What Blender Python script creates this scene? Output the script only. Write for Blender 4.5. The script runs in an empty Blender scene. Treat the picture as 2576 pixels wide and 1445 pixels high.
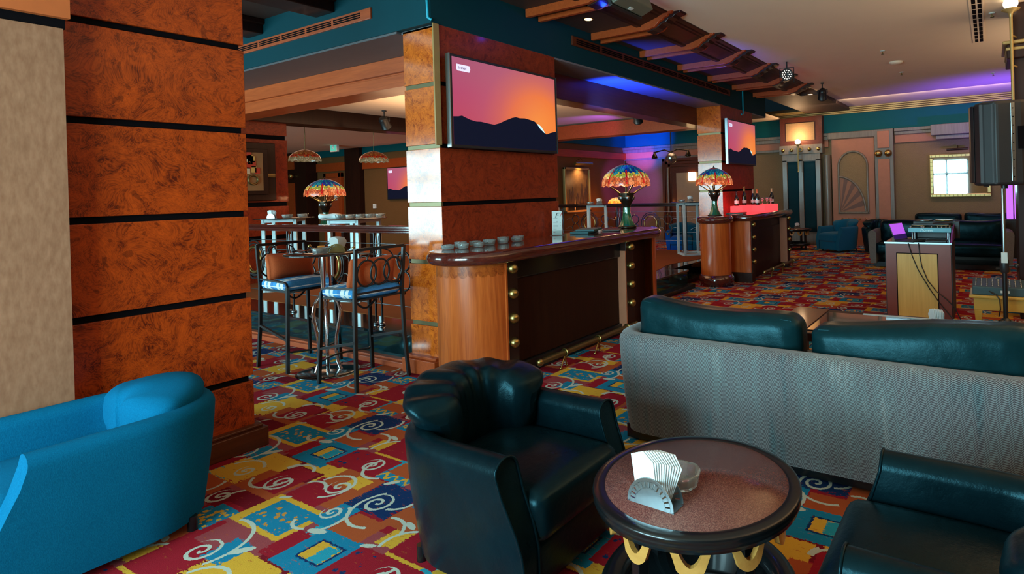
import bpy, bmesh, math, random
from mathutils import Vector, Matrix, Quaternion
random.seed(7)
PI = math.pi
SC = bpy.context.scene
COL = SC.collection

# ---------------------------------------------------------------- camera
cam_data = bpy.data.cameras.new('camera')
cam = bpy.data.objects.new('camera', cam_data)
COL.objects.link(cam)
F_PX, PX, PY, YAW, PITCH, ROLL = 1465.8, 1626.5, 483.6, .53244, .00354, .02803
cy, sy = math.cos(YAW), math.sin(YAW)
fwd = Vector((-sy*math.cos(PITCH), cy*math.cos(PITCH), -math.sin(PITCH)))
rgt = Vector((cy, sy, 0)); dwn = fwd.cross(rgt)
r2 = math.cos(ROLL)*rgt + math.sin(ROLL)*dwn
d2 = -math.sin(ROLL)*rgt + math.cos(ROLL)*dwn
cam.matrix_world = Matrix(((r2.x, -d2.x, -fwd.x, 0), (r2.y, -d2.y, -fwd.y, 0), (r2.z, -d2.z, -fwd.z, 1.6), (0, 0, 0, 1)))
cam_data.sensor_width = 36
cam_data.lens = 36*F_PX/2576
cam_data.shift_x = -(PX-1288)/2576
cam_data.shift_y = (PY-722.5)/2576
cam_data.clip_start = .05
SC.camera = cam

# ---------------------------------------------------------------- exposure, world, daylight
SC.view_settings.view_transform = 'Standard'
SC.view_settings.look = 'None'
SC.view_settings.exposure = 0.0
SC.view_settings.gamma = 1
SC.view_settings.use_curve_mapping = False
world = bpy.data.worlds.new('world'); SC.world = world
world.use_nodes = True
world.node_tree.nodes['Background'].inputs[0].default_value = (.25, .6, .8, 1)
world.node_tree.nodes['Background'].inputs[1].default_value = .015


def area(name, loc, size, rot, power, col, spread=PI):
    d = bpy.data.lights.new(name, 'AREA'); d.shape = 'RECTANGLE'
    d.size, d.size_y = size; d.energy = power; d.color = col; d.spread = spread
    o = bpy.data.objects.new(name, d); o.location = loc; o.rotation_euler = rot
    COL.objects.link(o); return o


def point(name, loc, power, col, r=.05):
    d = bpy.data.lights.new(name, 'POINT'); d.energy = power; d.color = col; d.shadow_soft_size = r
    o = bpy.data.objects.new(name, d); o.location = loc; COL.objects.link(o); return o


def spot(name, loc, to, power, col, ang, blend=.6, r=.04):
    d = bpy.data.lights.new(name, 'SPOT'); d.energy = power; d.color = col; d.spot_size = ang; d.spot_blend = blend; d.shadow_soft_size = r
    o = bpy.data.objects.new(name, d); o.location = loc
    o.rotation_euler = (Vector(to)-Vector(loc)).to_track_quat('-Z', 'Y').to_euler(); COL.objects.link(o); return o


DAY = (.50, .90, 1.0)
area('daylight_window', (-2.4, -2.6, 1.65), (2.9, 2.1), (PI/2, 0, 0), 640, DAY)
area('daylight_window', (-9.2, -2.6, 1.65), (8.0, 2.1), (PI/2, 0, 0), 1000, DAY)
# unseen warm fill lamp, added to brighten the main ceiling
area('ceiling_fill', (2.2, 5.6, 2.2), (2.2, 9), (PI, 0, 0), 230, (1, .72, .45))
WARM = (1, .55, .25)

# ---------------------------------------------------------------- mesh helper


class MB:
    def __init__(s):
        s.v = []; s.f = []; s.sm = []; s.mi = []; s.m = 0

    def add(s, vs, fs, smooth=False, M=None):
        o = len(s.v)
        s.v += [tuple(M @ Vector(p)) for p in vs] if M else [tuple(p) for p in vs]
        for f in fs:
            s.f.append([i+o for i in f]); s.sm.append(smooth); s.mi.append(s.m)
        return s

    def box(s, a, b, M=None):
        x0, y0, z0 = a; x1, y1, z1 = b
        if x0 > x1: x0, x1 = x1, x0
        if y0 > y1: y0, y1 = y1, y0
        if z0 > z1: z0, z1 = z1, z0
        v = [(x0, y0, z0), (x1, y0, z0), (x1, y1, z0), (x0, y1, z0), (x0, y0, z1), (x1, y0, z1), (x1, y1, z1), (x0, y1, z1)]
        return s.add(v, [(3, 2, 1, 0), (4, 5, 6, 7), (0, 1, 5, 4), (1, 2, 6, 5), (2, 3, 7, 6), (3, 0, 4, 7)], False, M)

    def cbox(s, c, d, M=None):
        return s.box([c[i]-d[i]/2 for i in range(3)], [c[i]+d[i]/2 for i in range(3)], M)

    def prism(s, pts, z0, z1, M=None, smooth=False):
        n = len(pts)
        v = [(x, y, z0) for x, y in pts]+[(x, y, z1) for x, y in pts]
        s.add(v, [tuple(range(n-1, -1, -1)), tuple(range(n, 2*n))], False, M)
        o = len(s.v)-2*n
        for i in range(n):
            j = (i+1) % n
            s.f.append([o+i, o+j, o+n+j, o+n+i]); s.sm.append(smooth); s.mi.append(s.m)
        return s

    def lathe(s, prof, n=24, c=(0, 0, 0), M=None, a0=0, a1=2*PI, smooth=True, wob=None):
        full = abs(a1-a0-2*PI) < 1e-6
        k = n if full else n+1
        v = []
        for i in range(k):
            a = a0+(a1-a0)*i/n
            for r, z in prof:
                if wob: r, z = wob(a, r, z)
                v.append((c[0]+r*math.cos(a), c[1]+r*math.sin(a), c[2]+z))
        m = len(prof); fs = []
        for i in range(n):
            j = (i+1) % k
            for q in range(m-1):
                fs.append((i*m+q, j*m+q, j*m+q+1, i*m+q+1))
        return s.add(v, fs, smooth, M)

    def cyl(s, p0, p1, r, n=12, r1=None, smooth=True):
        return s.tube([p0, p1], r, n, rads=[r, r if r1 is None else r1])

    def tube(s, path, r, n=8, closed=False, rads=None, M=None, flat=None):
        P = [Vector(p) for p in path]; k = len(P)
        t0 = (P[1]-P[0]).normalized()
        up = Vector((0, 0, 1)) if abs(t0.z) < .9 else Vector((1, 0, 0))
        nrm = (up-t0*up.dot(t0)).normalized()
        v = []; prev = t0
        for i in range(k):
            if closed: t = (P[(i+1) % k]-P[i-1]).normalized()
            elif i == 0: t = t0
            elif i == k-1: t = (P[-1]-P[-2]).normalized()
            else: t = ((P[i+1]-P[i]).normalized()+(P[i]-P[i-1]).normalized()).normalized()
            q = prev.rotation_difference(t); nrm = q @ nrm; prev = t
            nrm = (nrm-t*nrm.dot(t)).normalized(); b = t.cross(nrm)
            rr = rads[i] if rads else r
            for j in range(n):
                a = 2*PI*(j+.5)/n
                v.append(P[i]+nrm*math.cos(a)*rr*(flat or 1)+b*math.sin(a)*rr)
        fs = []
        for i in range(k if closed else k-1):
            i2 = (i+1) % k
            for j in range(n):
                j2 = (j+1) % n
                fs.append((i*n+j, i*n+j2, i2*n+j2, i2*n+j))
        s.add(v, fs, n > 4, M)
        if not closed:
            s.add(v[:n], [tuple(range(n-1, -1, -1))], False, M)
            s.add(v[-n:], [tuple(range(n))], False, M)
        return s

    def ball(s, c, r, n=12, sc=(1, 1, 1), M=None):
        m = max(6, n//2+2)
        prof = [(max(1e-5, r*math.sin(PI*i/m)), -r*math.cos(PI*i/m)) for i in range(m+1)]
        MM = Matrix.Translation(c) @ Matrix.Diagonal((*sc, 1))
        return s.lathe(prof, n, (0, 0, 0), M @ MM if M else MM)

    def grid(s, nu, nv, fn, cu=False, cv=False, M=None, smooth=True):
        v = [fn(i/(nu if cu else nu-1), j/(nv if cv else nv-1)) for i in range(nu) for j in range(nv)]
        fs = []
        for i in range(nu if cu else nu-1):
            for j in range(nv if cv else nv-1):
                a, b = (i+1) % nu, (j+1) % nv
                fs.append((i*nv+j, a*nv+j, a*nv+b, i*nv+b))
        return s.add(v, fs, smooth, M)

    def puff(s, c, d, r, n=12, pz=0, px=0, py=0, M=None, wr=None):
        """rounded, slightly inflated cushion box: centre c, size d, corner radius r, bulges pz/px/py"""
        h = [q/2 for q in d]
        r = min(r, min(h)*.999)
        idx = {}; vs = []; fs = []

        def P(q):
            key = tuple(round(t, 5) for t in q)
            if key in idx: return idx[key]
            w = [q[i]*h[i] for i in range(3)]
            inn = [max(-(h[i]-r), min(h[i]-r, w[i])) for i in range(3)]
            dv = Vector([w[i]-inn[i] for i in range(3)])
            p = Vector(inn)+(dv.normalized()*r if dv.length > 1e-9 else dv)
            fx, fy, fz = [1-(q[i])**2 for i in range(3)]
            p.z += pz*q[2]*fx*fy; p.x += px*q[0]*fy*fz; p.y += py*q[1]*fx*fz
            if wr: p = wr(p, q)
            idx[key] = len(vs); vs.append(p+Vector(c)); return idx[key]
        T = [math.sin((-1+2*i/n)*PI/2)*.35+(-1+2*i/n)*.65 for i in range(n+1)]
        for ax in range(3):
            for sg in (-1, 1):
                for i in range(n):
                    for j in range(n):
                        q = []
                        for (u, w) in ((T[i], T[j]), (T[i+1], T[j]), (T[i+1], T[j+1]), (T[i], T[j+1])):
                            k = [0, 0, 0]; k[ax] = sg; k[(ax+1) % 3] = u; k[(ax+2) % 3] = w
                            q.append(P(k))
                        fs.append(tuple(q) if sg > 0 else tuple(q[::-1]))
        return s.add(vs, fs, True, M)

    def build(s, name, mat, parent=None, bevel=0, seg=2, w=False, sub=0, loc=None):
        me = bpy.data.meshes.new(name)
        off = Vector((0, 0, 0))
        if w and parent:
            off = parent.location.copy()
            if parent.parent: off += parent.parent.location
        if loc: off = Vector(loc)
        me.from_pydata([tuple(Vector(p)-off) for p in s.v], [], s.f)
        me.polygons.foreach_set('use_smooth', s.sm)
        if max(s.mi) > 0: me.polygons.foreach_set('material_index', s.mi)
        for m in (mat if isinstance(mat, (list, tuple)) else [mat]): me.materials.append(m)
        me.update()
        o = bpy.data.objects.new(name, me); COL.objects.link(o)
        if loc: o.location = loc
        if parent: o.parent = parent
        if bevel:
            b = o.modifiers.new('bevel', 'BEVEL'); b.width = bevel; b.segments = seg; b.limit_method = 'ANGLE'; b.angle_limit = .6
        if sub:
            b = o.modifiers.new('sub', 'SUBSURF'); b.levels = b.render_levels = sub
        return o


def thing(name, label, cat, loc=(0, 0, 0), rz=0, group=None):
    o = bpy.data.objects.new(name, None); COL.objects.link(o); o.empty_display_size = .1
    o.location = loc; o.rotation_euler = (0, 0, rz); o['label'] = label; o['category'] = cat
    if group: o['group'] = group
    return o


def tag(o, label, cat, group=None, kind=None):
    o['label'] = label; o['category'] = cat
    if group: o['group'] = group
    if kind: o['kind'] = kind
    return o


def struct(o, label=None):
    o['kind'] = 'structure'
    if label: o['label'] = label
    return o


def sroot(name, loc=(0, 0, 0), label=None):
    o = bpy.data.objects.new(name, None); COL.objects.link(o); o.location = loc
    return struct(o, label)


def dup(root, loc, rz, label, group=None):
    r = root.copy(); COL.objects.link(r); r.location = loc; r.rotation_euler = (0, 0, rz); r['label'] = label
    if group: r['group'] = group
    for ch in list(root.children):
        c = ch.copy(); COL.objects.link(c); c.parent = r
        for g in list(ch.children):
            d = g.copy(); COL.objects.link(d); d.parent = c
    return r


def text_mesh(name, body, size, mat, parent, Mx, ext=.0006, shear=0, wide=1):
    c = bpy.data.curves.new(name, 'FONT'); c.body = body; c.size = size; c.extrude = ext; c.shear = shear
    c.resolution_u = 3
    t = bpy.data.objects.new(name+'_tmp', c); COL.objects.link(t)
    dg = bpy.context.evaluated_depsgraph_get(); dg.update()
    me = bpy.data.meshes.new_from_object(t.evaluated_get(dg))
    bpy.data.objects.remove(t)
    me.transform(Mx @ Matrix.Diagonal((wide, 1, 1, 1)))
    me.materials.clear(); me.materials.append(mat)
    o = bpy.data.objects.new(name, me); COL.objects.link(o); o.parent = parent
    return o


def RZ(a): return Matrix.Rotation(a, 4, 'Z')
def RX(a): return Matrix.Rotation(a, 4, 'X')
def RY(a): return Matrix.Rotation(a, 4, 'Y')
def TR(*p): return Matrix.Translation(p)


def ring_pts(c, r, ax1, ax2, n=28, a0=0, a1=2*PI, closed=True):
    c, u, w = Vector(c), Vector(ax1), Vector(ax2)
    k = n if closed else n+1
    return [c+u*math.cos(a0+(a1-a0)*i/n)*r+w*math.sin(a0+(a1-a0)*i/n)*r for i in range(k)]
# ---------------------------------------------------------------- materials


class NT:
    def __init__(s, name):
        s.m = bpy.data.materials.new(name); s.m.use_nodes = True
        s.t = s.m.node_tree; s.b = s.t.nodes['Principled BSDF']; s.out = s.t.nodes['Material Output']

    def n(s, typ, **kw):
        o = s.t.nodes.new(typ)
        for k, v in kw.items(): setattr(o, k, v)
        return o

    def put(s, sock, v):
        if v is None: return
        if isinstance(v, bpy.types.NodeSocket): s.t.links.new(v, sock)
        else:
            if isinstance(v, (tuple, list)) and len(v) == 3 and sock.type == 'RGBA': v = (*v, 1)
            sock.default_value = v

    def math(s, op, a, b=None, c=None):
        o = s.n('ShaderNodeMath', operation=op)
        s.put(o.inputs[0], a); s.put(o.inputs[1], b); s.put(o.inputs[2], c); return o.outputs[0]

    def vm(s, op, a, b=None, out=0):
        o = s.n('ShaderNodeVectorMath', operation=op)
        s.put(o.inputs[0], a); s.put(o.inputs[1], b); return o.outputs[out]

    def mix(s, f, a, b, blend='MIX'):
        o = s.n('ShaderNodeMix', data_type='RGBA', blend_type=blend)
        s.put(o.inputs[0], f); s.put(o.inputs[6], a); s.put(o.inputs[7], b); return o.outputs[2]

    def noise(s, vec, scale, detail=2, rough=.5, dist=0, out=0):
        o = s.n('ShaderNodeTexNoise'); s.put(o.inputs['Vector'], vec)
        s.put(o.inputs['Scale'], scale); s.put(o.inputs['Detail'], detail); s.put(o.inputs['Roughness'], rough); s.put(o.inputs['Distortion'], dist)
        return o.outputs[out]

    def ramp(s, f, stops, interp='LINEAR'):
        o = s.n('ShaderNodeValToRGB'); r = o.color_ramp; r.interpolation = interp
        while len(r.elements) < len(stops): r.elements.new(.5)
        for e, (p, c) in zip(r.elements, stops): e.position = p; e.color = (*c, 1) if len(c) == 3 else c
        s.put(o.inputs[0], f); return o.outputs[0]

    def obj(s):
        return s.n('ShaderNodeTexCoord').outputs['Object']

    def gen(s):
        return s.n('ShaderNodeTexCoord').outputs['Generated']

    def sep(s, v):
        o = s.n('ShaderNodeSeparateXYZ'); s.put(o.inputs[0], v); return o.outputs

    def comb(s, x, y, z=0.0):
        o = s.n('ShaderNodeCombineXYZ'); s.put(o.inputs[0], x); s.put(o.inputs[1], y); s.put(o.inputs[2], z); return o.outputs[0]

    def bump(s, h, strength=.3, dist=.01):
        o = s.n('ShaderNodeBump'); s.put(o.inputs['Height'], h); o.inputs['Strength'].default_value = strength; o.inputs['Distance'].default_value = dist
        s.put(s.b.inputs['Normal'], o.outputs[0])

    def set(s, **kw):
        names = dict(col='Base Color', rough='Roughness', metal='Metallic', coat='Coat Weight', coatr='Coat Roughness', spec='Specular IOR Level', ecol='Emission Color', e='Emission Strength', trans='Transmission Weight', ior='IOR', sheen='Sheen Weight', alpha='Alpha')
        for k, v in kw.items(): s.put(s.b.inputs[names[k]], v)
        return s.m


def plain(name, col, rough=.5, metal=0.0, coat=0.0, var=.12, scale=12, bump=0, bscale=150, spec=.5, bdist=.002):
    t = NT(name); o = t.obj()
    f = t.noise(o, scale, 3)
    c = t.mix(f, tuple(q*(1-var) for q in col), tuple(min(1, q*(1+var)) for q in col))
    t.set(col=c, rough=rough, metal=metal, coat=coat, coatr=.08, spec=spec)
    if bump: t.bump(t.noise(o, bscale, 2), bump, bdist)
    return t.m


def glow(name, col, e):
    t = NT(name)
    f = t.noise(t.obj(), 30, 2)
    t.set(col=tuple(q*.5 for q in col), ecol=t.mix(f, tuple(q*.92 for q in col), col), e=e, rough=.5, spec=.05); return t.m


def glassy(name, col=(.9, 1, 1), rough=.02, ior=1.45):
    t = NT(name); f = t.noise(t.obj(), 40, 2)
    t.set(col=t.mix(f, tuple(q*.97 for q in col), col), trans=1.0, rough=rough, ior=ior); return t.m


def burl(name, dark, light, rough=.3, coat=.5, sc=1.0):
    t = NT(name); o = t.obj()
    w = t.noise(o, 2.2*sc, 2, .55, out=1)
    p = t.vm('ADD', o, t.vm('SCALE', t.vm('SUBTRACT', w, (.5, .5, .5)), None))
    p.node.inputs[1].links[0].from_node.inputs['Scale'].default_value = .35/sc
    n1 = t.noise(p, 5.5*sc, 5, .62, 1.6)
    rings = t.math('FRACT', t.math('MULTIPLY', n1, 17))
    rings = t.math('ABSOLUTE', t.math('SUBTRACT', rings, .5))
    n2 = t.noise(p, 14*sc, 4, .7, .8)
    f = t.math('ADD', t.math('MULTIPLY', n2, .80), t.math('MULTIPLY', rings, .50))
    f = t.math('ADD', f, t.math('MULTIPLY', t.math('SUBTRACT', n1, .5), .5))
    mid = tuple((dark[i]*.45+light[i]*.55) for i in range(3))
    c = t.ramp(f, [(.28, dark), (.52, mid), (.85, light)])
    spots = t.noise(p, 20*sc, 1)
    c = t.mix(t.math('MULTIPLY', t.math('GREATER_THAN', spots, .68), .45), c, tuple(q*.5 for q in dark))
    t.set(col=c, rough=rough, coat=coat, coatr=.12, spec=.25)
    return t.m


def wood(name, dark, light, rough=.35, coat=.4, axis=2, sc=1.0, spec=.4, coatr=.1):
    t = NT(name); o = t.obj()
    k = [30*sc]*3; k[axis] = 1.6*sc
    v = t.vm('MULTIPLY', o, tuple(k))
    n1 = t.noise(v, 1.0, 4, .6, .6)
    n2 = t.noise(v, 4.0, 2, .6)
    f = t.math('ADD', t.math('MULTIPLY', n1, .7), t.math('MULTIPLY', n2, .3))
    t.set(col=t.ramp(f, [(.25, dark), (.7, light)]), rough=rough, coat=coat, coatr=coatr, spec=spec)
    return t.m


def fabric(name, a, b, scale=420, rough=.85, var=.25, sheen=.1, bump=.25, spec=.1):
    t = NT(name); o = t.obj()
    v = t.vm('MULTIPLY', o, (1, 1, .35))
    f = t.noise(v, scale, 2, .6)
    big = t.noise(o, 5, 2)
    c = t.mix(t.math('MULTIPLY_ADD', f, 1.6, -.3), a, b)
    c = t.mix(t.math('MULTIPLY', big, var), c, tuple(q*.6 for q in a))
    t.set(col=c, rough=rough, sheen=sheen, spec=spec)
    t.bump(f, bump, .002)
    return t.m


# ----- carpet: a half-drop repeat 0.98 x 1.25 m of colour blocks, painted blocks and scrolling vines
def carpet_mat():
    t = NT('patterned_carpet')
    W, H = .98, 1.25
    o = t.obj()
    fz = t.noise(o, 75, 2, .7, out=1)
    fz = t.vm('SUBTRACT', fz, (.5, .5, .5))
    o2 = t.vm('ADD', o, t.vm('MULTIPLY', fz, (.028, .028, 0)))
    ovine = t.vm('ADD', o, t.vm('MULTIPLY', fz, (.012, .012, 0)))

    def tilec(p):
        x, y, z = t.sep(p)
        x = t.math('ADD', x, 3.36+W*12)
        c = t.math('FLOOR', t.math('DIVIDE', x, W))
        u = t.math('SUBTRACT', x, t.math('MULTIPLY', c, W))
        y = t.math('ADD', t.math('ADD', y, t.math('MULTIPLY', t.math('SUBTRACT', c, 12), H/2)), 40*H-1.0)
        v = t.math('FLOORED_MODULO', y, H)
        return t.comb(u, v)
    uv = tilec(o2); uvv = tilec(ovine)
    RED, DRED, RUST, MAUVE, YEL, BLUE, NAVY, TEAL, CREAM = (.34, .010, .020), (.20, .006, .014), (.46, .085, .022), (.34, .06, .065), (.76, .39, .035), (.008, .21, .36), (.004, .03, .11), (.02, .32, .43), (.56, .58, .48)
    U, V, _ = t.sep(uv)
    cu = t.math('FLOOR', t.math('DIVIDE', U, W/4)); cv = t.math('FLOOR', t.math('DIVIDE', t.math('ADD', V, t.math('MULTIPLY', t.math('FLOORED_MODULO', cu, 2.0), H/12)), H/6))
    wn = t.n('ShaderNodeTexWhiteNoise', noise_dimensions='2D'); t.put(wn.inputs['Vector'], t.comb(cu, t.math('FLOORED_MODULO', cv, 6.0)))
    col = t.ramp(wn.outputs['Value'], [(0, RED), (.27, RUST), (.42, MAUVE), (.57, DRED), (.68, RED), (.84, YEL), (.97, TEAL)], 'CONSTANT')
    brush = t.noise(t.vm('MULTIPLY', o, (18, 60, 1)), 1.0, 3, .7)

    def rect(x0, y0, x1, y1, c, col, uvp=None, soft=False):
        d = t.vm('DIVIDE', t.vm('SUBTRACT', uvp or uv, ((x0+x1)/2, (y0+y1)/2, 0)), ((x1-x0)/2, (y1-y0)/2, 1e9))
        a = t.vm('ABSOLUTE', d)
        x, y, _ = t.sep(a)
        m = t.math('MAXIMUM', x, y)
        if soft:   # dry-brushed edge
            f = t.math('LESS_THAN', m, t.math('MULTIPLY_ADD', brush, 1.5, .25))
            f = t.math('MULTIPLY', f, t.math('LESS_THAN', m, 1.0))
        else: f = t.math('LESS_THAN', m, 1.0)
        return t.mix(f, col, c)
    # tile coordinates: u = x + 3.36, v = y - 1.0
    for x0, y0, x1, y1, c, sf in [
        (0, .02, .30, .25, RED, 0), (.30, 0, .62, .22, YEL, 1), (.36, .10, .70, .34, YEL, 0), (.62, 0, .98, .20, RUST, 0), (.72, .05, .95, .30, RED, 0),
        (.05, .27, .26, .42, MAUVE, 0), (.24, .22, .40, .38, BLUE, 1), (.0, .44, .44, .70, YEL, 0), (.07, .47, .40, .67, BLUE, 0),
        (.44, .36, .60, .56, RED, 1), (.40, .62, .55, .82, BLUE, 0), (.55, .35, .87, .63, BLUE, 0),
        (.84, .40, .98, .62, RED, 0), (.86, .66, .98, .80, YEL, 1), (.56, .62, .80, .78, RUST, 0), (.02, .70, .30, .92, RED, 0),
        (.06, .88, .40, 1.05, RUST, 0), (.20, .92, .34, 1.02, YEL, 0), (.40, .80, .74, 1.06, NAVY, 1), (.74, .78, .96, .98, RUST, 0), (.76, .94, .98, 1.12, BLUE, 0),
        (.0, 1.06, .28, 1.25, RED, 0), (.28, 1.06, .54, 1.14, BLUE, 0), (.30, 1.13, .62, 1.25, RUST, 0), (.62, 1.08, .80, 1.22, DRED, 0),
    ]:
        col = rect(x0, y0, x1, y1, c, col, soft=bool(sf))
    # framed blue block with dark-edged pale middle
    col = rect(.625, .425, .805, .565, NAVY, col); col = rect(.638, .437, .792, .553, YEL, col)
    col = rect(.70, .437, .79, .553, TEAL, col, soft=True)
    # painted motif on the blue-leaf block and dotted rows
    vo = t.n('ShaderNodeTexVoronoi', feature='F1'); t.put(vo.inputs['Vector'], t.vm('MULTIPLY', uv, (24, 30, 0))); vo.inputs['Scale'].default_value = 1
    leaf = t.math('LESS_THAN', vo.outputs['Distance'], .36)

    def within(x0, y0, x1, y1):
        a = t.vm('ABSOLUTE', t.vm('DIVIDE', t.vm('SUBTRACT', uv, ((x0+x1)/2, (y0+y1)/2, 0)), ((x1-x0)/2, (y1-y0)/2, 1e9)))
        x, y, _ = t.sep(a); return t.math('LESS_THAN', t.math('MAXIMUM', x, y), 1.0)
    col = t.mix(t.math('MULTIPLY', leaf, within(.10, .49, .37, .65)), col, (.62, .26, .04))
    col = t.mix(t.math('MULTIPLY', leaf, within(.86, .42, .97, .60)), col, NAVY)
    col = t.mix(t.math('MULTIPLY', leaf, within(.78, .96, .97, 1.10)), col, YEL)
    # yellow and blue scroll strips
    wave = t.math('LESS_THAN', t.math('ABSOLUTE', t.math('SUBTRACT', t.math('ADD', V, t.math('MULTIPLY', t.math('SINE', t.math('MULTIPLY', U, 75)), .022)), 1.10)), .012)
    col = t.mix(t.math('MULTIPLY', wave, within(.28, 1.06, .54, 1.15)), col, YEL)
    # brush streaks
    col = t.mix(t.math('MULTIPLY', t.math('GREATER_THAN', brush, .64), .55), col, RUST)
    # vines
    X, Y, _ = t.sep(uvv)
    rough = t.math('MULTIPLY_ADD', t.noise(o, 140, 1), .55, .72)
    acc = None

    def polar(cx, cy):
        d = t.vm('SUBTRACT', uvv, (cx, cy, 0)); x, y, _ = t.sep(d)
        return t.vm('LENGTH', d, out=1), t.math('ARCTAN2', y, x)

    def lay(m):
        nonlocal acc
        acc = m if acc is None else t.math('MAXIMUM', acc, m)

    def spiral(cx, cy, R, turns=1.6, rot=0, hand=1, w=.009):
        r, a = polar(cx, cy)
        a = t.math('ADD', t.math('MULTIPLY', a, hand), rot)
        pitch = R/turns
        q = t.math('SUBTRACT', t.math('DIVIDE', r, pitch), t.math('DIVIDE', a, 2*PI))
        dd = t.math('MULTIPLY', t.math('ABSOLUTE', t.math('SUBTRACT', t.math('FRACT', t.math('ADD', q, 10.5)), .5)), pitch)
        m = t.math('LESS_THAN', dd, t.math('MULTIPLY', rough, w))
        lay(t.math('MULTIPLY', m, t.math('LESS_THAN', r, R)))

    def arc(cx, cy, R, a0, a1, w=.009):
        r, a = polar(cx, cy)
        m = t.math('LESS_THAN', t.math('ABSOLUTE', t.math('SUBTRACT', r, R)), t.math('MULTIPLY', rough, w))
        mid = (a0+a1)/2
        da = t.math('ABSOLUTE', t.math('WRAP', t.math('SUBTRACT', a, mid), PI, -PI))
        lay(t.math('MULTIPLY', m, t.math('LESS_THAN', da, (a1-a0)/2)))

    def leafm(cx, cy, ax, rot, asp=.36):
        d = t.vm('SUBTRACT', uvv, (cx, cy, 0)); x, y, _ = t.sep(d)
        c, s_ = math.cos(rot), math.sin(rot)
        xx = t.math('ADD', t.math('MULTIPLY', x, c), t.math('MULTIPLY', y, s_))
        yy = t.math('SUBTRACT', t.math('MULTIPLY', y, c), t.math('MULTIPLY', x, s_))
        e = t.math('ADD', t.math('POWER', t.math('DIVIDE', xx, ax), 2.0), t.math('POWER', t.math('DIVIDE', yy, ax*asp), 2.0))
        lay(t.math('LESS_THAN', e, rough))
    # positions follow the scrolls seen between the chairs
    arc(.17, .88, .115, -1.2, 3.0); spiral(.215, .895, .075, 1.5, .6, -1)
    arc(-.02+.10, .78, .10, .6, 3.4); leafm(.055, .69, .035, .6)
    spiral(.56, .885, .085, 1.6, 2.2, 1); arc(.64, .86, .165, 2.4, 5.2); arc(.64, .97, .10, -1.4, .9)
    spiral(.43, .72, .058, 1.5, 1.0, -1); arc(.42, .67, .13, -.9, 1.2); arc(.40, .63, .08, 3.6, 5.4)
    leafm(.53, .585, .055, .25)
    arc(.80, .72, .12, .2, 2.0); arc(1.02, .70, .12, 1.9, 3.6); leafm(.90, .83, .045, -.3); leafm(.86, .63, .04, .4)
    arc(.14, .27, .20, -.4, 1.9); spiral(.20, .24, .085, 1.7, 2.6, 1); leafm(.37, .33, .06, .9)
    arc(.46, .10, .13, .8, 2.9); spiral(.50, .12, .06, 1.5, .3, -1)
    spiral(.84, .14, .085, 1.7, 1.4, -1); arc(.74, .16, .12, -2.6, .2); arc(.80, .24, .10, .6, 3.0); leafm(.70, .29, .04, 1.2)
    spiral(.14, 1.14, .075, 1.6, 2.0, 1); arc(.25, 1.15, .12, 2.6, 5.4); arc(.46, 1.18, .10, -.4, 2.2); leafm(.44, 1.06, .045, .8)
    spiral(.70, 1.15, .07, 1.6, .4, -1); arc(.83, 1.17, .11, 1.2, 3.3)
    col = t.mix(acc, col, CREAM)
    pile = t.noise(o, 330, 2, .8)
    col = t.mix(t.math('MULTIPLY', t.math('SUBTRACT', 1.0, pile), .5), col, t.mix(.65, col, (.02, .01, .02)))
    t.set(col=col, rough=.95, spec=.08)
    t.bump(pile, .35, .004)
    return t.m


def herring_mat():
    t = NT('herringbone_upholstery')
    # pattern runs along the length of each panel: stripes of opposed diagonals
    o = t.obj(); x, y, z = t.sep(o)
    g = t.n('ShaderNodeNewGeometry'); nx, ny, nz = t.sep(t.vm('ABSOLUTE', g.outputs['Normal']))
    s = t.mix(t.math('GREATER_THAN', nx, .75), t.comb(x, x, x), t.comb(y, y, y))
    hx, _, _ = t.sep(s)
    up = t.mix(t.math('GREATER_THAN', nz, .8), t.comb(z, z, z), t.comb(y, y, y))
    hz, _, _ = t.sep(up)
    wob = t.math('MULTIPLY', t.noise(o, 30, 2), .004)
    st = t.math('PINGPONG', t.math('ADD', hx, wob), .024)
    f = t.math('FRACT', t.math('MULTIPLY', t.math('ADD', hz, t.math('MULTIPLY', st, .5)), 125.0))
    f = t.math('LESS_THAN', f, .5)
    big = t.math('ADD', t.math('MULTIPLY', t.noise(t.vm('MULTIPLY', o, (1.0, 1, .5)), 2.6, 3, .6), .62), t.math('MULTIPLY', t.noise(t.vm('MULTIPLY', o, (9.0, 9, .55)), 2.4, 3, .6), .38))
    lightc = t.ramp(big, [(.3, (.10, .19, .21)), (.47, (.21, .22, .225)), (.58, (.19, .25, .255)), (.72, (.40, .40, .39))])
    darkc = t.ramp(big, [(.3, (.012, .03, .038)), (.5, (.06, .04, .045)), (.72, (.10, .085, .08))])
    t.set(col=t.mix(f, darkc, lightc), rough=.85, sheen=.25, spec=.2)
    t.bump(f, .25, .002)
    return t.m


def leather_mat(name, col=(.010, .014, .016), rough=.33):
    t = NT(name); o = t.obj()
    f = t.noise(o, 9, 4, .6)
    t.set(col=t.mix(f, tuple(q*.6 for q in col), tuple(q*1.5 for q in col)), rough=t.math('MULTIPLY_ADD', f, .16, rough-.06), spec=.19)
    t.b.inputs['Specular Tint'].default_value = (.35, .85, 1, 1)  # teal laid into the highlights, standing in for the daylight's colour
    n2 = t.noise(o, 190, 2, .6)
    t.bump(t.math('ADD', t.math('MULTIPLY', f, 1.2), t.math('MULTIPLY', n2, .12)), .24, .012)
    return t.m


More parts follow.
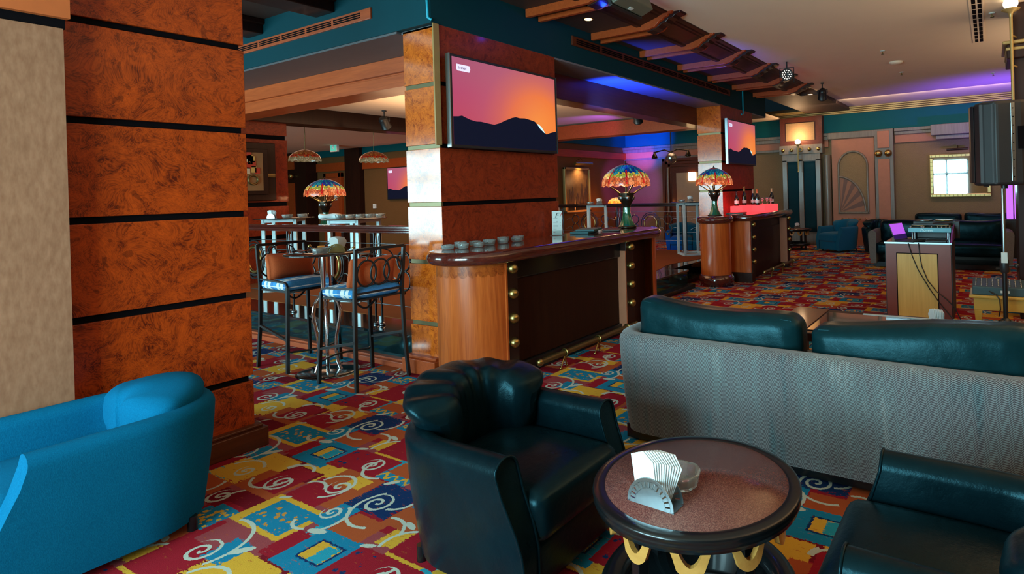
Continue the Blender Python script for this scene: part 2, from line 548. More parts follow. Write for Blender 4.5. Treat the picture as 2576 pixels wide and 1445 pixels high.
def granite_mat():
    t = NT('red_granite'); o = t.obj()
    vo = t.n('ShaderNodeTexVoronoi'); t.put(vo.inputs['Vector'], o); vo.inputs['Scale'].default_value = 430
    r, g, b = t.sep(vo.outputs['Color'])
    c = t.ramp(r, [(.0, (.05, .018, .018)), (.3, (.13, .035, .03)), (.65, (.19, .06, .045)), (.95, (.27, .12, .09))])
    c = t.mix(t.math('MULTIPLY', t.noise(o, 7, 3), .6), c, (.085, .024, .024))
    t.set(col=c, rough=.22, spec=.4, coat=.12, coatr=.05)
    return t.m


def tiffany_mat(name, R=.31, z0=0.0, H=.27, e=1.6, pal=None):
    """leaded glass in bands: dark-blue drops near the crown, yellow-green band, salmon skirt with red bars"""
    t = NT(name); o = t.obj(); x, y, z = t.sep(o)
    a = t.math('MULTIPLY', t.math('ARCTAN2', y, x), R)
    h = t.math('DIVIDE', t.math('SUBTRACT', z, z0), H)
    v = t.comb(t.math('MULTIPLY', a, 30), t.math('MULTIPLY', h, 6.5))
    vo = t.n('ShaderNodeTexVoronoi', voronoi_dimensions='2D'); t.put(vo.inputs['Vector'], v); vo.inputs['Scale'].default_value = 1
    ve = t.n('ShaderNodeTexVoronoi', voronoi_dimensions='2D', feature='DISTANCE_TO_EDGE'); t.put(ve.inputs['Vector'], v); ve.inputs['Scale'].default_value = 1
    rnd = t.sep(vo.outputs['Color'])[0]
    hh = t.math('ADD', h, t.math('MULTIPLY_ADD', rnd, .16, -.08))
    p = pal or [[(.60, .11, .03), (.72, .22, .08), (.40, .06, .02)], [(.62, .42, .06), (.28, .34, .04), (.72, .55, .18)], [(.005, .10, .22), (.004, .03, .25), (.02, .25, .30)], [(.5, .02, .03), (.6, .05, .08), (.3, .01, .02)]]
    bands = [t.ramp(rnd, [(0, q[0]), (.4, q[1]), (.72, q[2])], 'CONSTANT') for q in p]
    c = t.mix(t.math('GREATER_THAN', hh, .36), bands[0], bands[1])
    c = t.mix(t.math('GREATER_THAN', hh, .54), c, bands[2])
    c = t.mix(t.math('GREATER_THAN', h, .93), c, bands[3])
    if not pal:   # red bars and blue drops hanging through the bands
        bar = t.math('LESS_THAN', t.math('ABSOLUTE', t.math('SUBTRACT', t.math('FRACT', t.math('MULTIPLY', a, 8/(2*PI*R))), .5)), .055)
        bar = t.math('MULTIPLY', bar, t.math('LESS_THAN', t.math('ABSOLUTE', t.math('SUBTRACT', h, .36)), .32))
        c = t.mix(bar, c, (.5, .012, .01))
    lead = t.math('GREATER_THAN', ve.outputs['Distance'], .045)
    es = t.math('MULTIPLY', lead, t.math('MULTIPLY_ADD', t.math('SUBTRACT', 1.0, h), .9*e, .35*e))
    t.set(col=t.mix(lead, (.01, .01, .01), t.mix(.5, c, (0, 0, 0))), ecol=c, e=es, rough=.2, spec=.5)
    return t.m


def screen_mat(name, e=1.0):
    """sunset sky: magenta at the left and top, orange round the sun at lower right; local x across, z up, 0..1 generated"""
    t = NT(name); g = t.gen(); x, y, z = t.sep(g)
    x = y if False else x
    return t, x, y, z, e


M = {}
M['carpet'] = carpet_mat()
M['herring'] = herring_mat()
M['leather'] = leather_mat('black_leather', (.0012, .007, .010), .28)
M['leather_teal'] = leather_mat('dark_green_leather', (.003, .020, .025), .30)
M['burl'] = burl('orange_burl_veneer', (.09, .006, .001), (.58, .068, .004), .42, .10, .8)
M['burl_red'] = burl('red_brown_burl_veneer', (.12, .010, .003), (.36, .040, .008), .45, .10)  # darker copy for the less lit pier faces; also the far pier
M['burl_lit'] = burl('lit_burl_veneer', (.24, .022, .003), (.80, .17, .015), .15, .9)  # brighter copy, paints daylight onto the lit pier faces
M['cherry'] = wood('cherry_wood', (.30, .045, .007), (.58, .125, .022), .28, .35)
M['cherry_flat'] = wood('flat_cherry_wood', (.32, .05, .014), (.48, .085, .024), .4, .2, axis=0)
M['mahog'] = wood('polished_mahogany', (.045, .008, .006), (.11, .018, .011), .16, 1.0, axis=1, coatr=.06)
M['dark_wood'] = wood('dark_stained_wood', (.012, .004, .003), (.032, .009, .005), .4, .12, spec=.25)
M['brown_wood'] = wood('brown_wood', (.06, .012, .004), (.12, .026, .008), .4, .12, axis=1, spec=.25)
M['rust_wood'] = wood('rust_wood', (.28, .042, .008), (.46, .075, .014), .45, .08, axis=1, spec=.2)
M['maple'] = wood('maple', (.60, .34, .07), (.78, .49, .13), .4, .1, sc=.5)
M['yellow_wood'] = plain('yellow_painted_wood', (.58, .36, .06), .35, coat=.3)
M['gold_wood'] = wood('honey_wood', (.50, .22, .045), (.64, .31, .075), .35, .3, axis=0)
M['black_wood'] = plain('black_lacquer', (.005, .006, .007), .28, coat=.35, spec=.3)
M['black'] = plain('black_metal', (.008, .010, .012), .35)
M['black_plastic'] = plain('black_plastic', (.012, .014, .016), .45)
M['grey_plastic'] = plain('dark_grey_plastic', (.05, .055, .06), .45)
M['groove'] = plain('black_groove', (.004, .003, .004), .7, spec=.05)
M['brass_groove'] = plain('bronze_strip', (.16, .12, .055), .35, metal=.6)
M['brass'] = plain('aged_brass', (.42, .30, .10), .3, metal=1)
M['brass_dark'] = plain('dull_brass', (.20, .14, .055), .42, metal=.9)
M['chrome'] = plain('chrome', (.75, .78, .8), .08, metal=1, var=.03)
M['steel'] = plain('brushed_steel', (.30, .34, .36), .3, metal=1, var=.06, scale=60)
M['grey_metal'] = plain('brightened_grey_metal', (.55, .68, .70), .4, metal=.2)  # raised paler than the metal, in place of light on the tables
M['teal_paint'] = plain('teal_paint', (.0004, .036, .047), .6, var=.06, spec=.15)
M['teal_far'] = plain('teal_frieze_paint', (.001, .095, .11), .6, var=.06, spec=.15)
M['soffit_lit'] = plain('grey_soffit_lit', (.16, .16, .17), .45)  # lighter copy of the grey soffit, raised so the blue light shows
M['teal_fabric'] = fabric('dark_teal_fabric', (.003, .03, .045), (.006, .055, .075), 300, .8)
M['blue_fabric'] = fabric('blue_upholstery', (.0008, .076, .165), (.003, .155, .30), 380, .95, var=.3, sheen=0, spec=.06)
M['orange_fabric'] = fabric('rust_orange_cloth', (.48, .085, .024), (.70, .14, .04), 260, .85, var=.2)
M['ceiling'] = plain('cream_ceiling_paint', (.86, .72, .56), .8, var=.03, scale=3)
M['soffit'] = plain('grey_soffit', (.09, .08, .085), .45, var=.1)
M['dark_ceiling'] = plain('dark_ceiling', (.045, .020, .014), .6)
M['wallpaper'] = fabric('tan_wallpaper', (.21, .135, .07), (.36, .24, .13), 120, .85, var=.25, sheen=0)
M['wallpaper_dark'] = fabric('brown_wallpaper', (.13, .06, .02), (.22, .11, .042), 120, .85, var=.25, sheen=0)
M['wall_pink'] = fabric('mauve_wallpaper', (.16, .105, .10), (.24, .17, .16), 120, .85, var=.2, sheen=0)
M['suede'] = fabric('beige_suede', (.25, .10, .05), (.40, .18, .10), 46, .9, var=.25, sheen=.1, bump=.1)
M['salmon'] = plain('salmon_panel', (.42, .15, .075), .55, var=.1)
M['bronze_paint'] = wood('bronze_painted_wood', (.12, .095, .07), (.22, .175, .13), .4, .2)
M['gold_trim'] = plain('gold_trim', (.42, .30, .11), .4, metal=.4)
M['rust_carpet'] = fabric('rust_brown_carpet', (.20, .055, .015), (.34, .11, .035), 160, .95, var=.3, sheen=0)
M['paper'] = plain('white_paper', (.80, .84, .84), .8, var=.03)
M['card'] = plain('pale_card', (.56, .62, .60), .4, var=.03)
M['granite'] = granite_mat()
M['glass'] = glassy('clear_glass')
M['glass'].node_tree.nodes['Principled BSDF'].inputs['Transmission Weight'].default_value = .88
M['smoked'] = plain('smoked_glass', (.006, .012, .014), .04, coat=1, spec=.8)
M['teal_mirror'] = plain('teal_mirror_glass', (.035, .12, .14), .06, metal=.85, var=.05)
M['red_ink'] = plain('red_ink', (.5, .01, .02), .5)
M['black_ink'] = plain('black_ink', (.01, .01, .012), .5)
M['grey_ink'] = plain('grey_ink', (.25, .27, .27), .6)
M['folder'] = plain('teal_folder', (.012, .085, .10), .5)
M['green_glass'] = plain('green_glazed_glass', (.008, .10, .045), .12, coat=.8, var=.4, scale=30)
M['bronze'] = plain('dark_bronze', (.05, .04, .028), .28, metal=.85, var=.35, scale=25)
M['tiffany'] = tiffany_mat('leaded_glass_lit', e=.85)
M['tiffany_p'] = tiffany_mat('leaded_glass_pendant', .27, 0, .21, .30, [[(.36, .27, .13), (.48, .36, .20), (.28, .18, .09)], [(.5, .03, .01), (.35, .02, .01), (.6, .08, .02)], [(.45, .10, .02), (.50, .15, .03), (.30, .06, .01)], [(.6, .16, .04), (.6, .16, .04), (.5, .12, .03)]])
M['tiffany_o'] = tiffany_mat('amber_glass_lit', .2, 0, .16, 3, [[(.9, .10, .01), (.8, .2, .02), (.9, .12, .01)], [(.9, .35, .05), (.9, .25, .03), (.8, .3, .06)], [(.9, .4, .08), (.9, .5, .2), (.8, .3, .06)], [(.9, .6, .3), (.9, .5, .2), (.8, .3, .06)]])
M['warm_glow'] = glow('warm_bulb_glow', (1, .62, .28), 9)
M['lamp_globe'] = glow('frosted_globe_lit', (1, .80, .55), 4.5)
M['white_led'] = glow('white_led', (1, .98, .9), 1.2)
M['blue_glow'] = glow('blue_led', (.02, .08, 1), 4)
M['purple_glow'] = glow('purple_led', (.58, .16, 1.0), 1.15)
M['purple_screen'] = glow('violet_screen', (.42, .09, .75), 1.1)
M['red_glow'] = glow('red_lit_plastic', (1, .06, .07), 1.5)
M['exit_green'] = glow('green_sign', (.10, .55, .42), .8)
# ---------------------------------------------------------------- setting
CZ = 3.62          # main ceiling
FX = -4.18         # line of piers along the lounge
PZ = .30           # raised area


def one(name, mat, *boxes, label=None, bevel=0):
    m = MB()
    for a, b in boxes: m.box(a, b)
    return struct(m.build(name, mat, bevel=bevel), label)


fl = MB(); fl.box((-21, -2.6, -.1), (4, 16, 0)); struct(fl.build('floor', M['carpet']), 'patterned red, yellow and blue carpet with scrolling vines')
one('ceiling', M['ceiling'], ((-3.15, -2.6, CZ), (4, 16, CZ+.1)), label='cream ceiling over the lounge')
one('wall_right', M['wallpaper'], ((4, -2.6, 0), (4.1, 16, CZ)))
# rear wall behind the viewpoint with window openings and glazing bars
rw = MB()
rw.box((-21, -2.5, 0), (4, -2.35, .55)); rw.box((-21, -2.5, 2.75), (4, -2.35, CZ))
for a, b in ((-21, -13.2), (-4.95, -3.9), (-.95, 4)): rw.box((a, -2.5, .55), (b, -2.35, 2.75))
struct(rw.build('wall_rear', M['wallpaper']))
for k, (x0, x1) in enumerate(((-13.2, -4.95), (-3.9, -.95))):
    m = MB(); n = 6 if k == 0 else 3
    for i in range(n+1):
        x = x0+(x1-x0)*i/n; m.box((x-.06, -2.46, .55), (x+.06, -2.38, 2.75))
    m.box((x0, -2.46, 1.95), (x1, -2.38, 2.08))
    struct(m.build('window_%d' % (k+1), M['black_wood']))

# lowered strip of ceiling beside the pier line, with plank beams, corbels and edge moulding
one('ceiling', M['dark_ceiling'], ((FX-.02, 1.0, 3.54), (-3.48, 12.6, 3.72)), ((FX-.02, 12.6, 3.54), (-3.1, 16, 3.72)), label='dark lowered ceiling strip between the beams')
m = MB()
m.prism([(-3.52, 3.56), (-3.52, 3.50), (-3.46, 3.50), (-3.44, 3.522), (-3.42, 3.524), (-3.22, 3.578), (-3.21, 3.59), (-3.18, 3.592), (-3.165, 3.605), (-3.10, 3.607), (-3.10, 3.64), (-3.52, 3.64)], -12.1, -1.0, Matrix(((1, 0, 0, 0), (0, 0, -1, 0), (0, 1, 0, 0), (0, 0, 0, 1))))
struct(m.build('trim_1', M['dark_wood'], bevel=.006), 'dark stepped moulding along the lowered ceiling edge')


def corbel_pts():
    p = [(-4.17, 3.54), (-4.17, 3.455), (-3.36, 3.455)]
    p += [(-3.325, 3.468), (-3.285, 3.470), (-3.25, 3.495), (-3.22, 3.525), (-3.175, 3.54), (-3.16, 3.562), (-3.12, 3.568), (-3.10, 3.59), (-3.06, 3.598), (-3.04, 3.62), (-3.05, 3.64), (-3.5, 3.64), (-3.58, 3.54)]
    return p


beam_y = [2.42, 3.55, 4.67, 5.84, 6.99, 8.13, 9.26, 10.37, 11.5]
for i, y in enumerate(beam_y):
    r = sroot('ceiling_beam', (-3.5, y, 3.46), 'orange wood plank beam with curved corbel end under the lowered ceiling')
    MT = TR(0, 0, 0) @ Matrix(((1, 0, 0, 0), (0, 0, -1, 0), (0, 1, 0, 0), (0, 0, 0, 1)))
    for k, (a, b) in enumerate(((0, .045), (.20, .245))):
        m = MB(); m.prism(corbel_pts(), -(y+b), -(y+a), MT); m.build('plank', M['rust_wood'], r, w=True, bevel=.003)
    m = MB(); m.box((FX+.02, y+.045, 3.50), (-3.45, y+.2, 3.54))
    m.prism([(-3.40, 3.44), (-3.32, 3.452), (-3.26, 3.475), (-3.21, 3.505), (-3.15, 3.52), (-3.12, 3.548), (-3.06, 3.56), (-3.03, 3.585), (-2.97, 3.60), (-2.95, 3.63), (-3.40, 3.63)], -(y+.20), -(y+.045), MT)
    m.build('corbel_core', M['dark_wood'], r, w=True, bevel=.004)

# teal fascia along the pier line, its soffit and the wooden beam behind it
one('trim_2', M['teal_paint'], ((FX-.06, 3.52, 3.12), (FX, 12.3, 3.54)), ((FX-.5, 3.46, 3.12), (FX, 3.52, CZ)), ((-14, 3.46, 3.12), (FX-.5, 3.52, CZ)), label='teal painted fascia round the raised area')
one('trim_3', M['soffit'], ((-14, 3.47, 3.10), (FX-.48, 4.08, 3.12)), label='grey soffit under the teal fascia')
one('trim_19', M['soffit_lit'], ((FX-.48, 3.52, 3.10), (FX-.001, 12.3, 3.12)), label='soffit under the fascia beside the lounge, blue in the stage light')
m = MB()
m.box((-14, 4.05, 2.94), (-4.66, 4.12, 3.10)); m.box((-14, 4.09, 2.90), (-4.66, 4.4, 2.94)); m.box((-14, 4.05, 2.78), (-4.66, 4.4, 2.91))
struct(m.build('trim_4', wood('orange_beam_wood', (.34, .05, .010), (.56, .10, .022), .35, .15, axis=0), bevel=.004), 'orange wood beam with a groove over the stools')
m = MB(); m.box((-4.98, 4.4, 2.78), (-4.66, 12.3, 3.10)); struct(m.build('trim_5', M['brown_wood'], bevel=.004), 'dark wood beam along the pier line')
m = MB(); m.box((-10.2, 10.45, 2.80), (-4.98, 10.8, 3.10)); struct(m.build('trim_6', M['rust_wood'], bevel=.004), 'reddish beam across the raised area')
m = MB(); m.box((-10.25, 4.4, 2.86), (-9.85, 11.2, 3.16)); struct(m.build('trim_7', M['dark_wood'], bevel=.004), 'dark beam along the far piers')
one('ceiling', M['ceiling'], ((-21, 4.4, 3.14), (-4.98, 10.9, 3.2)), ((-21, 10.8, 3.45), (-4.98, 16, 3.5)), label='cream ceiling over the raised area')
one('ceiling', M['dark_ceiling'], ((-21, -2.6, CZ), (-3.48, 3.47, CZ+.08)), label='dark ceiling over the bar stools')
for x in (-5.75, -7.1, -8.6):
    m = MB(); m.box((x-.16, 1.0, 3.46), (x+.16, 3.46, 3.62)); m.box((x-.2, 1.0, 3.56), (x+.2, 3.46, 3.62))
    struct(m.build('ceiling_beam', M['dark_wood'], bevel=.01), 'dark ceiling beam over the bar stools')


# piers clad in veneered blocks with grooves between
def pier(name, label, x0, x1, y0, y1, mats, levels, ztop, face='+x', plinth=True, groove=.038, grooves=None):
    r = sroot(name, ((x0+x1)/2, (y0+y1)/2, 0), label)
    m = MB(); m.box((x0+.02, y0+.02, 0), (x1-.02, y1-.02, ztop)); m.build('core', grooves or M['groove'], r, w=True)
    z = .14
    for i, lv in enumerate(levels+[ztop]):
        z1 = lv-groove/2 if lv < ztop else ztop
        m = MB(); m.box((x0, y0, z), (x1, y1, z1))
        m.m = 1; o = m.build('veneer_block', list(mats), r, w=True, bevel=.003)
        if len(mats) > 1:
            for p in o.data.polygons: p.material_index = 1 if p.normal.y < -.5 else 0  # faces toward the windows take the brighter, painted-lit copy
        z = lv+groove/2
    if plinth:
        m = MB(); m.box((x0-.05, y0-.05, 0), (x1+.07, y1+.05, .125)); m.box((x0-.03, y0-.03, .125), (x1+.045, y1+.03, .145)); m.build('plinth', M['brown_wood'], r, w=True, bevel=.006)
    return r


LV = [.445, .988, 1.52, 2.06, 2.60]
pier('pillar', 'large burl veneered pillar behind the blue armchair', -4.9, FX, .6, 1.96, (M['burl'],), LV, 3.62)
c1 = pier('pillar', 'veneered pillar carrying the large television', FX-.46, FX, 3.52, 5.14, (M['burl_red'], M['burl_lit']), [.445, 1.005, 1.525, 2.045, 2.60], 3.12, plinth=False)
m = MB()
for z in (.445, 1.005, 1.525, 2.045, 2.60): m.box((FX-.44, 3.526, z-.018), (FX-.012, 3.545, z+.018))
m.build('bronze_strip', M['brass_groove'], c1, w=True)
m = MB(); m.box((FX-.002, 3.47, 2.05), (FX+.014, 3.535, 3.12)); m.box((FX-.02, 3.5, 2.05), (FX+.012, 3.519, 3.1)); m.build('corner_trim', plain('tan_corner_trim', (.34, .19, .06), .4), c1, w=True, bevel=.003)
m = MB(); m.box((FX-.50, 3.44, 0), (FX-.06, 3.56, .13)); m.box((FX-.48, 3.47, .13), (FX-.08, 3.56, .155)); m.build('plinth', M['rust_wood'], c1, w=True, bevel=.005)
c2 = pier('pillar', 'far veneered pillar behind the second bar counter', FX-.48, FX, 9.82, 11.45, (M['burl_red'], M['burl_lit']), [.445, 1.005, 1.55, 2.08, 2.60], 3.12, plinth=False)
m = MB()
for z in (1.005, 1.55, 2.08, 2.60): m.box((FX-.46, 9.826, z-.018), (FX-.012, 9.845, z+.018))
m.build('bronze_strip', M['brass_groove'], c2, w=True)
# suede-covered wall panel at the left edge with an orange board above
one('wall_left', M['suede'], ((-4.9, -2.35, 0), (FX+.11, 1.07, 2.51)), label='beige suede covered wall panel')
one('trim_8', M['groove'], ((-4.9, -2.35, 2.51), (FX+.10, 1.08, 2.56)))
one('trim_9', plain('orange_board', (.50, .10, .02), .5), ((-4.9, -2.35, 2.56), (FX+.14, 1.09, CZ)), label='orange board above the suede wall panel')

# raised area: carpeted floor, black glass edge, teal glass riser, wooden plinth
m = MB()
pts = [(-14, 4.0), (-4.72, 4.0), (-4.72, 5.0)]
for i in range(25):
    y = 5.1+i*.2; pts.append((-4.72-.08*math.sin(i*.75), y))
pts += [(-4.75, 11.0), (-14, 11.0)]
m.prism(pts, .2, PZ+.004); struct(m.build('floor', M['rust_carpet']), 'rust brown carpet on the raised area')
m = MB(); m.prism([(-14, 3.56), (FX-.46, 3.56), (FX-.46, 5.14), (FX-.02, 5.14), (FX-.02, 8.4), (FX-.32, 8.4), (FX-.32, 11.0), (-14, 11.0)], .27, PZ); struct(m.build('trim_10', M['smoked'], bevel=.004), 'black glass edge of the raised area')
m = MB(); m.prism([(-14, 3.58), (FX-.46, 3.58), (FX-.46, 5.14), (FX-.04, 5.14), (FX-.04, 8.38), (FX-.34, 8.38), (FX-.34, 11.0), (-14, 11.0)], .06, .27); struct(m.build('trim_11', M['teal_mirror']), 'teal mirrored riser of the raised area')
m = MB(); m.box((-14, 3.49, 0), (FX-.46, 3.6, .05)); m.box((-14, 3.52, .05), (FX-.46, 3.6, .07)); struct(m.build('baseboard_front', M['cherry_flat'], bevel=.004), 'orange wood plinth under the teal riser')
m = MB(); m.box((FX-.4, 5.14, 0), (FX+.06, 8.46, .07)); m.box((FX-.4, 8.3, 0), (FX-.22, 11, .07)); struct(m.build('baseboard_side', M['black_wood'], bevel=.004))

# far walls
one('wall_back', M['wallpaper'], ((-10.2, 16, 0), (4, 16.15, CZ+.1)), label='tan papered back wall')
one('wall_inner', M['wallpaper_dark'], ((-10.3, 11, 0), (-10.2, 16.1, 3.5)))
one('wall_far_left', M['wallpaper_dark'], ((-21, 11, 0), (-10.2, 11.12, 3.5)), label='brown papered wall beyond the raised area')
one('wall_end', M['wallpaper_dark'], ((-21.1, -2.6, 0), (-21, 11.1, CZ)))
# teal band, cornice and orange band
m = MB(); m.box((-10.2, 15.94, 2.98), (4, 16, 3.46)); m.box((-21, 10.95, 2.94), (-10.2, 11, 3.35)); m.box((-10.2, 11, 2.98), (-10.14, 15.94, 3.45))
struct(m.build('trim_12', M['teal_far']), 'teal frieze along the back walls')
m = MB()
for i in range(4):
    m.box((-5.2, 15.86-.045*i, 3.46+.04*i), (4, 16, 3.495+.04*i))
struct(m.build('trim_13', M['gold_trim'], bevel=.006), 'stepped gold cornice on the back wall')
m = MB()
for i in range(4): m.box((-21, 10.9-.045*i, 3.2+.05*i-.05*3+.12), (-10.2, 11, 3.24+.05*i-.15+.12))
struct(m.build('trim_14', M['gold_trim'], bevel=.006))
m = MB(); m.box((-10.2, 15.93, 2.62), (-3.7, 16, 2.80)); m.box((-2.05, 15.93, 2.62), (4, 16, 2.82)); struct(m.build('trim_15', M['salmon']), 'salmon band along the back wall')
m = MB(); m.box((-21, 10.94, 2.48), (-10.2, 11, 2.74)); m.box((-10.2, 11, 2.60), (-10.13, 15.94, 2.8)); struct(m.build('trim_16', M['rust_wood']))
m = MB(); m.box((-10.2, 15.88, 2.80), (-3.7, 16, 2.90)); m.box((-10.2, 15.85, 2.90), (-3.7, 16, 2.98)); m.box((-2.05, 15.88, 2.82), (4, 16, 2.9)); m.box((-2.05, 15.84, 2.9), (4, 16, 2.98)); m.box((-10.2, 15.92, 2.55), (-4.9, 16, 2.62))
struct(m.build('trim_17', M['bronze_paint'], bevel=.008), 'bronze picture rail on the back wall')
m = MB(); m.box((-17.25, 10.85, 0), (-16.5, 11, 3.2)); struct(m.build('pillar', M['dark_wood']), 'dark pilaster on the brown papered wall')
# far pier on the line x=-10 with a niche
r = pier('pillar', 'reddish panelled pillar with a framed collage beyond the raised area', -10.5, -10.0, 3.4, 5.3, (M['burl_red'],), [.445, 1.005, 1.54, 2.62], 3.12, plinth=False, groove=.07)
m = MB(); m.box((-10.0, 3.6, 1.60), (-9.93, 5.08, 2.52)); m.build('niche_frame', M['dark_wood'], r, w=True, bevel=.01)
# pilaster beyond with two balls
r = sroot('pillar', (-19.2, 10.8, 0), 'dark pilaster with two brass balls on the brown papered wall')
m = MB(); m.box((-20.9, 10.6, 0), (-18.95, 10.95, 3.3)); m.build('shaft', M['dark_wood'], r, w=True)
for z0, z1 in ((.4, 2.15), (2.6, 3.05)):
    m = MB(); m.box((-20.2, 10.56, z0), (-19.6, 10.62, z1)); m.build('panel', M['rust_wood'], r, w=True)
for x in (-20.1, -19.7):
    m = MB(); m.ball((x, 10.55, 2.38), .09, 12); m.build('brass_ball', M['brass'], r, w=True)

# back wall features --------------------------------------------------
r = sroot('pillar', (-4.37, 15.9, 0), 'bronze pilaster with two teal upholstered panels and a row of brass balls')
m = MB(); m.box((-4.95, 15.72, 2.68), (-3.80, 16, 3.46)); m.build('head_frame', M['brown_wood'], r, w=True, bevel=.01)
m = MB(); m.box((-4.78, 15.70, 2.82), (-4.0, 15.73, 3.30)); m.build('head_panel', M['wallpaper'], r, w=True, bevel=.005)
m = MB(); m.box((-4.97, 15.68, 2.46), (-3.80, 16, 2.70)); m.build('ball_band', M['bronze_paint'], r, w=True, bevel=.008)
for k in range(5):
    if k == 2:
        m = MB(); m.tube(ring_pts((-4.38, 15.66, 2.57), .05, (1, 0, 0), (0, 0, 1), 20), .016, 8, True); m.build('rosette', M['gold_trim'], r, w=True); continue
    m = MB(); m.ball((-4.86+.24*k, 15.66, 2.57), .05, 12); m.build('brass_ball', M['brass'], r, w=True)
m = MB(); m.box((-4.9, 15.78, 0), (-3.88, 16, 2.46))
for x in (-4.9, -4.46, -4.0): m.box((x, 15.70, 0), (x+.13, 15.8, 2.30))
m.box((-4.9, 15.70, 2.26), (-3.87, 15.8, 2.46)); m.build('casing', M['bronze_paint'], r, w=True, bevel=.008)
for x0, x1 in ((-4.77, -4.46), (-4.33, -4.0)):
    m = MB(); m.puff(((x0+x1)/2, 15.77, 1.3), (x1-x0, .08, 1.9), .03, 8, py=.015); m.build('teal_panel', M['teal_fabric'], r, w=True)
m = MB(); m.cyl((-3.72, 15.85, 0), (-3.72, 15.85, 2.4), .09, 16); m.build('half_column', M['bronze_paint'], r, w=True)
r = sroot('door_1', (-3.1, 15.95, 0), 'salmon door panel with an arched frame and sunburst inlay')
m = MB(); m.box((-3.60, 15.86, 0), (-2.54, 16, 2.85)); m.build('leaf', M['salmon'], r, w=True)
m = MB(); m.box((-3.70, 15.80, 2.80), (-2.50, 16, 2.98)); m.build('head_moulding', M['bronze_paint'], r, w=True, bevel=.02)
xc = -3.07; hw = .36
path = [(xc-hw, 15.84, .86)]+[(xc+hw*math.cos(PI-PI*i/16), 15.84, 2.08+hw*1.05*math.sin(PI*i/16)) for i in range(17)]+[(xc+hw, 15.84, .86)]
m = MB(); m.tube(path, .03, 8); m.tube([(xc-hw-.03, 15.84, .86), (xc+hw+.03, 15.84, .86)], .03, 8)
m.tube([(xc-hw+.66*math.sin(a), 15.84, .86+.95*math.cos(a)) for a in [PI/2*i/12 for i in range(13)]], .028, 8); m.build('arch_moulding', M['bronze_paint'], r, w=True)
m = MB(); m.prism([(xc-hw, .86)]+[(xc+hw*math.cos(-PI*i/16), 2.08+hw*1.05*math.sin(PI*i/16)) for i in range(17)][::-1][::-1]+[(xc-hw, 2.0)], -15.858, -15.85, Matrix(((1, 0, 0, 0), (0, 0, -1, 0), (0, 1, 0, 0), (0, 0, 0, 1)))) if False else None
apts = [(xc-hw, .86), (xc+hw, .86)]+[(xc+hw*math.cos(PI*i/16), 2.08+hw*1.05*math.sin(PI*i/16)) for i in range(17)]
XZ = Matrix(((1, 0, 0, 0), (0, 0, 1, 0), (0, 1, 0, 0), (0, 0, 0, 1)))
m = MB(); m.prism(apts, 15.848, 15.862, XZ); m.build('arch_panel', M['wallpaper'], r, w=True)
fan = [[], []]
for i in range(9):
    a0, a1 = PI/2*i/9, PI/2*(i+1)/9
    fan[i % 2].append([(xc-hw+.02, .88), (xc-hw+.02+.62*math.sin(a0), .88+.90*math.cos(a0)), (xc-hw+.02+.62*math.sin(a1), .88+.90*math.cos(a1))])
for k, mt in ((0, plain('sunburst_orange', (.30, .10, .035), .5)), (1, plain('sunburst_brown', (.14, .045, .018), .5))):
    m = MB()
    for p in fan[k]: m.prism(p, 15.84, 15.849, XZ)
    m.build('sunburst', mt, r, w=True)
m = MB()
for k in range(5): m.ball((xc-.3+.15*k, 15.84, .70), .022, 8)
m.build('brass_stud', M['brass'], r, w=True)
r = sroot('pillar', (-2.3, 15.9, 0), 'grey edged pilaster with salmon panels and two large brass balls')
m = MB(); m.box((-2.52, 15.80, 0), (-2.07, 16, 2.98)); m.build('shaft', M['bronze_paint'], r, w=True, bevel=.01)
m = MB(); m.box((-2.44, 15.77, 0), (-2.16, 15.81, 2.22)); m.box((-2.44, 15.77, 2.50), (-2.16, 15.81, 2.93)); m.build('panel', M['salmon'], r, w=True, bevel=.006)
for x in (-2.42, -2.19):
    m = MB(); m.ball((x, 15.75, 2.36), .09, 16); m.build('brass_ball', M['brass'], r, w=True)
# air outlet box over the mirror
m = MB(); m.box((-1.2, 15.55, 2.72), (.6, 16, 2.98)); m.box((-1.1, 15.62, 2.62), (.6, 16, 2.72)); struct(m.build('trim_18', M['bronze_paint'], bevel=.015))
# right-hand column with gilded capital
r = sroot('pillar', (.55, 8.1, 0), 'dark column with gilded stepped capital at the right')
m = MB(); m.box((.27, 7.9, 0), (.9, 8.6, 3.62)); m.build('shaft', M['dark_wood'], r, w=True, bevel=.01)
m = MB(); m.box((.20, 7.82, 2.98), (.95, 8.6, 3.14)); m.build('capital_core', M['dark_wood'], r, w=True, bevel=.01)
for k in range(3):
    m = MB(); m.box((.22-.03*k, 7.84-.03*k, 3.0+.07*k), (.95, 8.6, 3.035+.07*k)); m.build('gold_moulding', M['gold_trim'], r, w=True, bevel=.008)
# lounge door beyond the raised area
r = sroot('door_2', (-7.9, 15.95, 0), 'dark panelled door with a lit glass pane beyond the raised area')
m = MB()
for k, d in enumerate((.0, .09, .17)):
    y = 15.9-.03*(2-k)
    m.box((-8.75+d, y, 0), (-8.66+d, 16, 2.55-d)); m.box((-8.75+d, y, 2.46-d), (-6.85-d, 16, 2.55-d)); m.box((-6.94-d, y, 0), (-6.85-d, 16, 2.55-d))
m.build('frame', M['brown_wood'], r, w=True, bevel=.012)
m = MB(); m.box((-8.5, 15.93, 0), (-7.1, 15.98, 2.3)); m.build('leaf', M['brown_wood'], r, w=True)
m = MB(); m.box((-8.3, 15.91, .3), (-7.35, 15.94, 2.1)); m.build('pane', plain('amber_reflecting_pane', (.34, .23, .13), .3), r, w=True)
m = MB(); m.tube([(-8.55, 15.84, .9), (-8.55, 15.84, 2.28)], .035, 10); m.build('half_column', M['bronze_paint'], r, w=True)
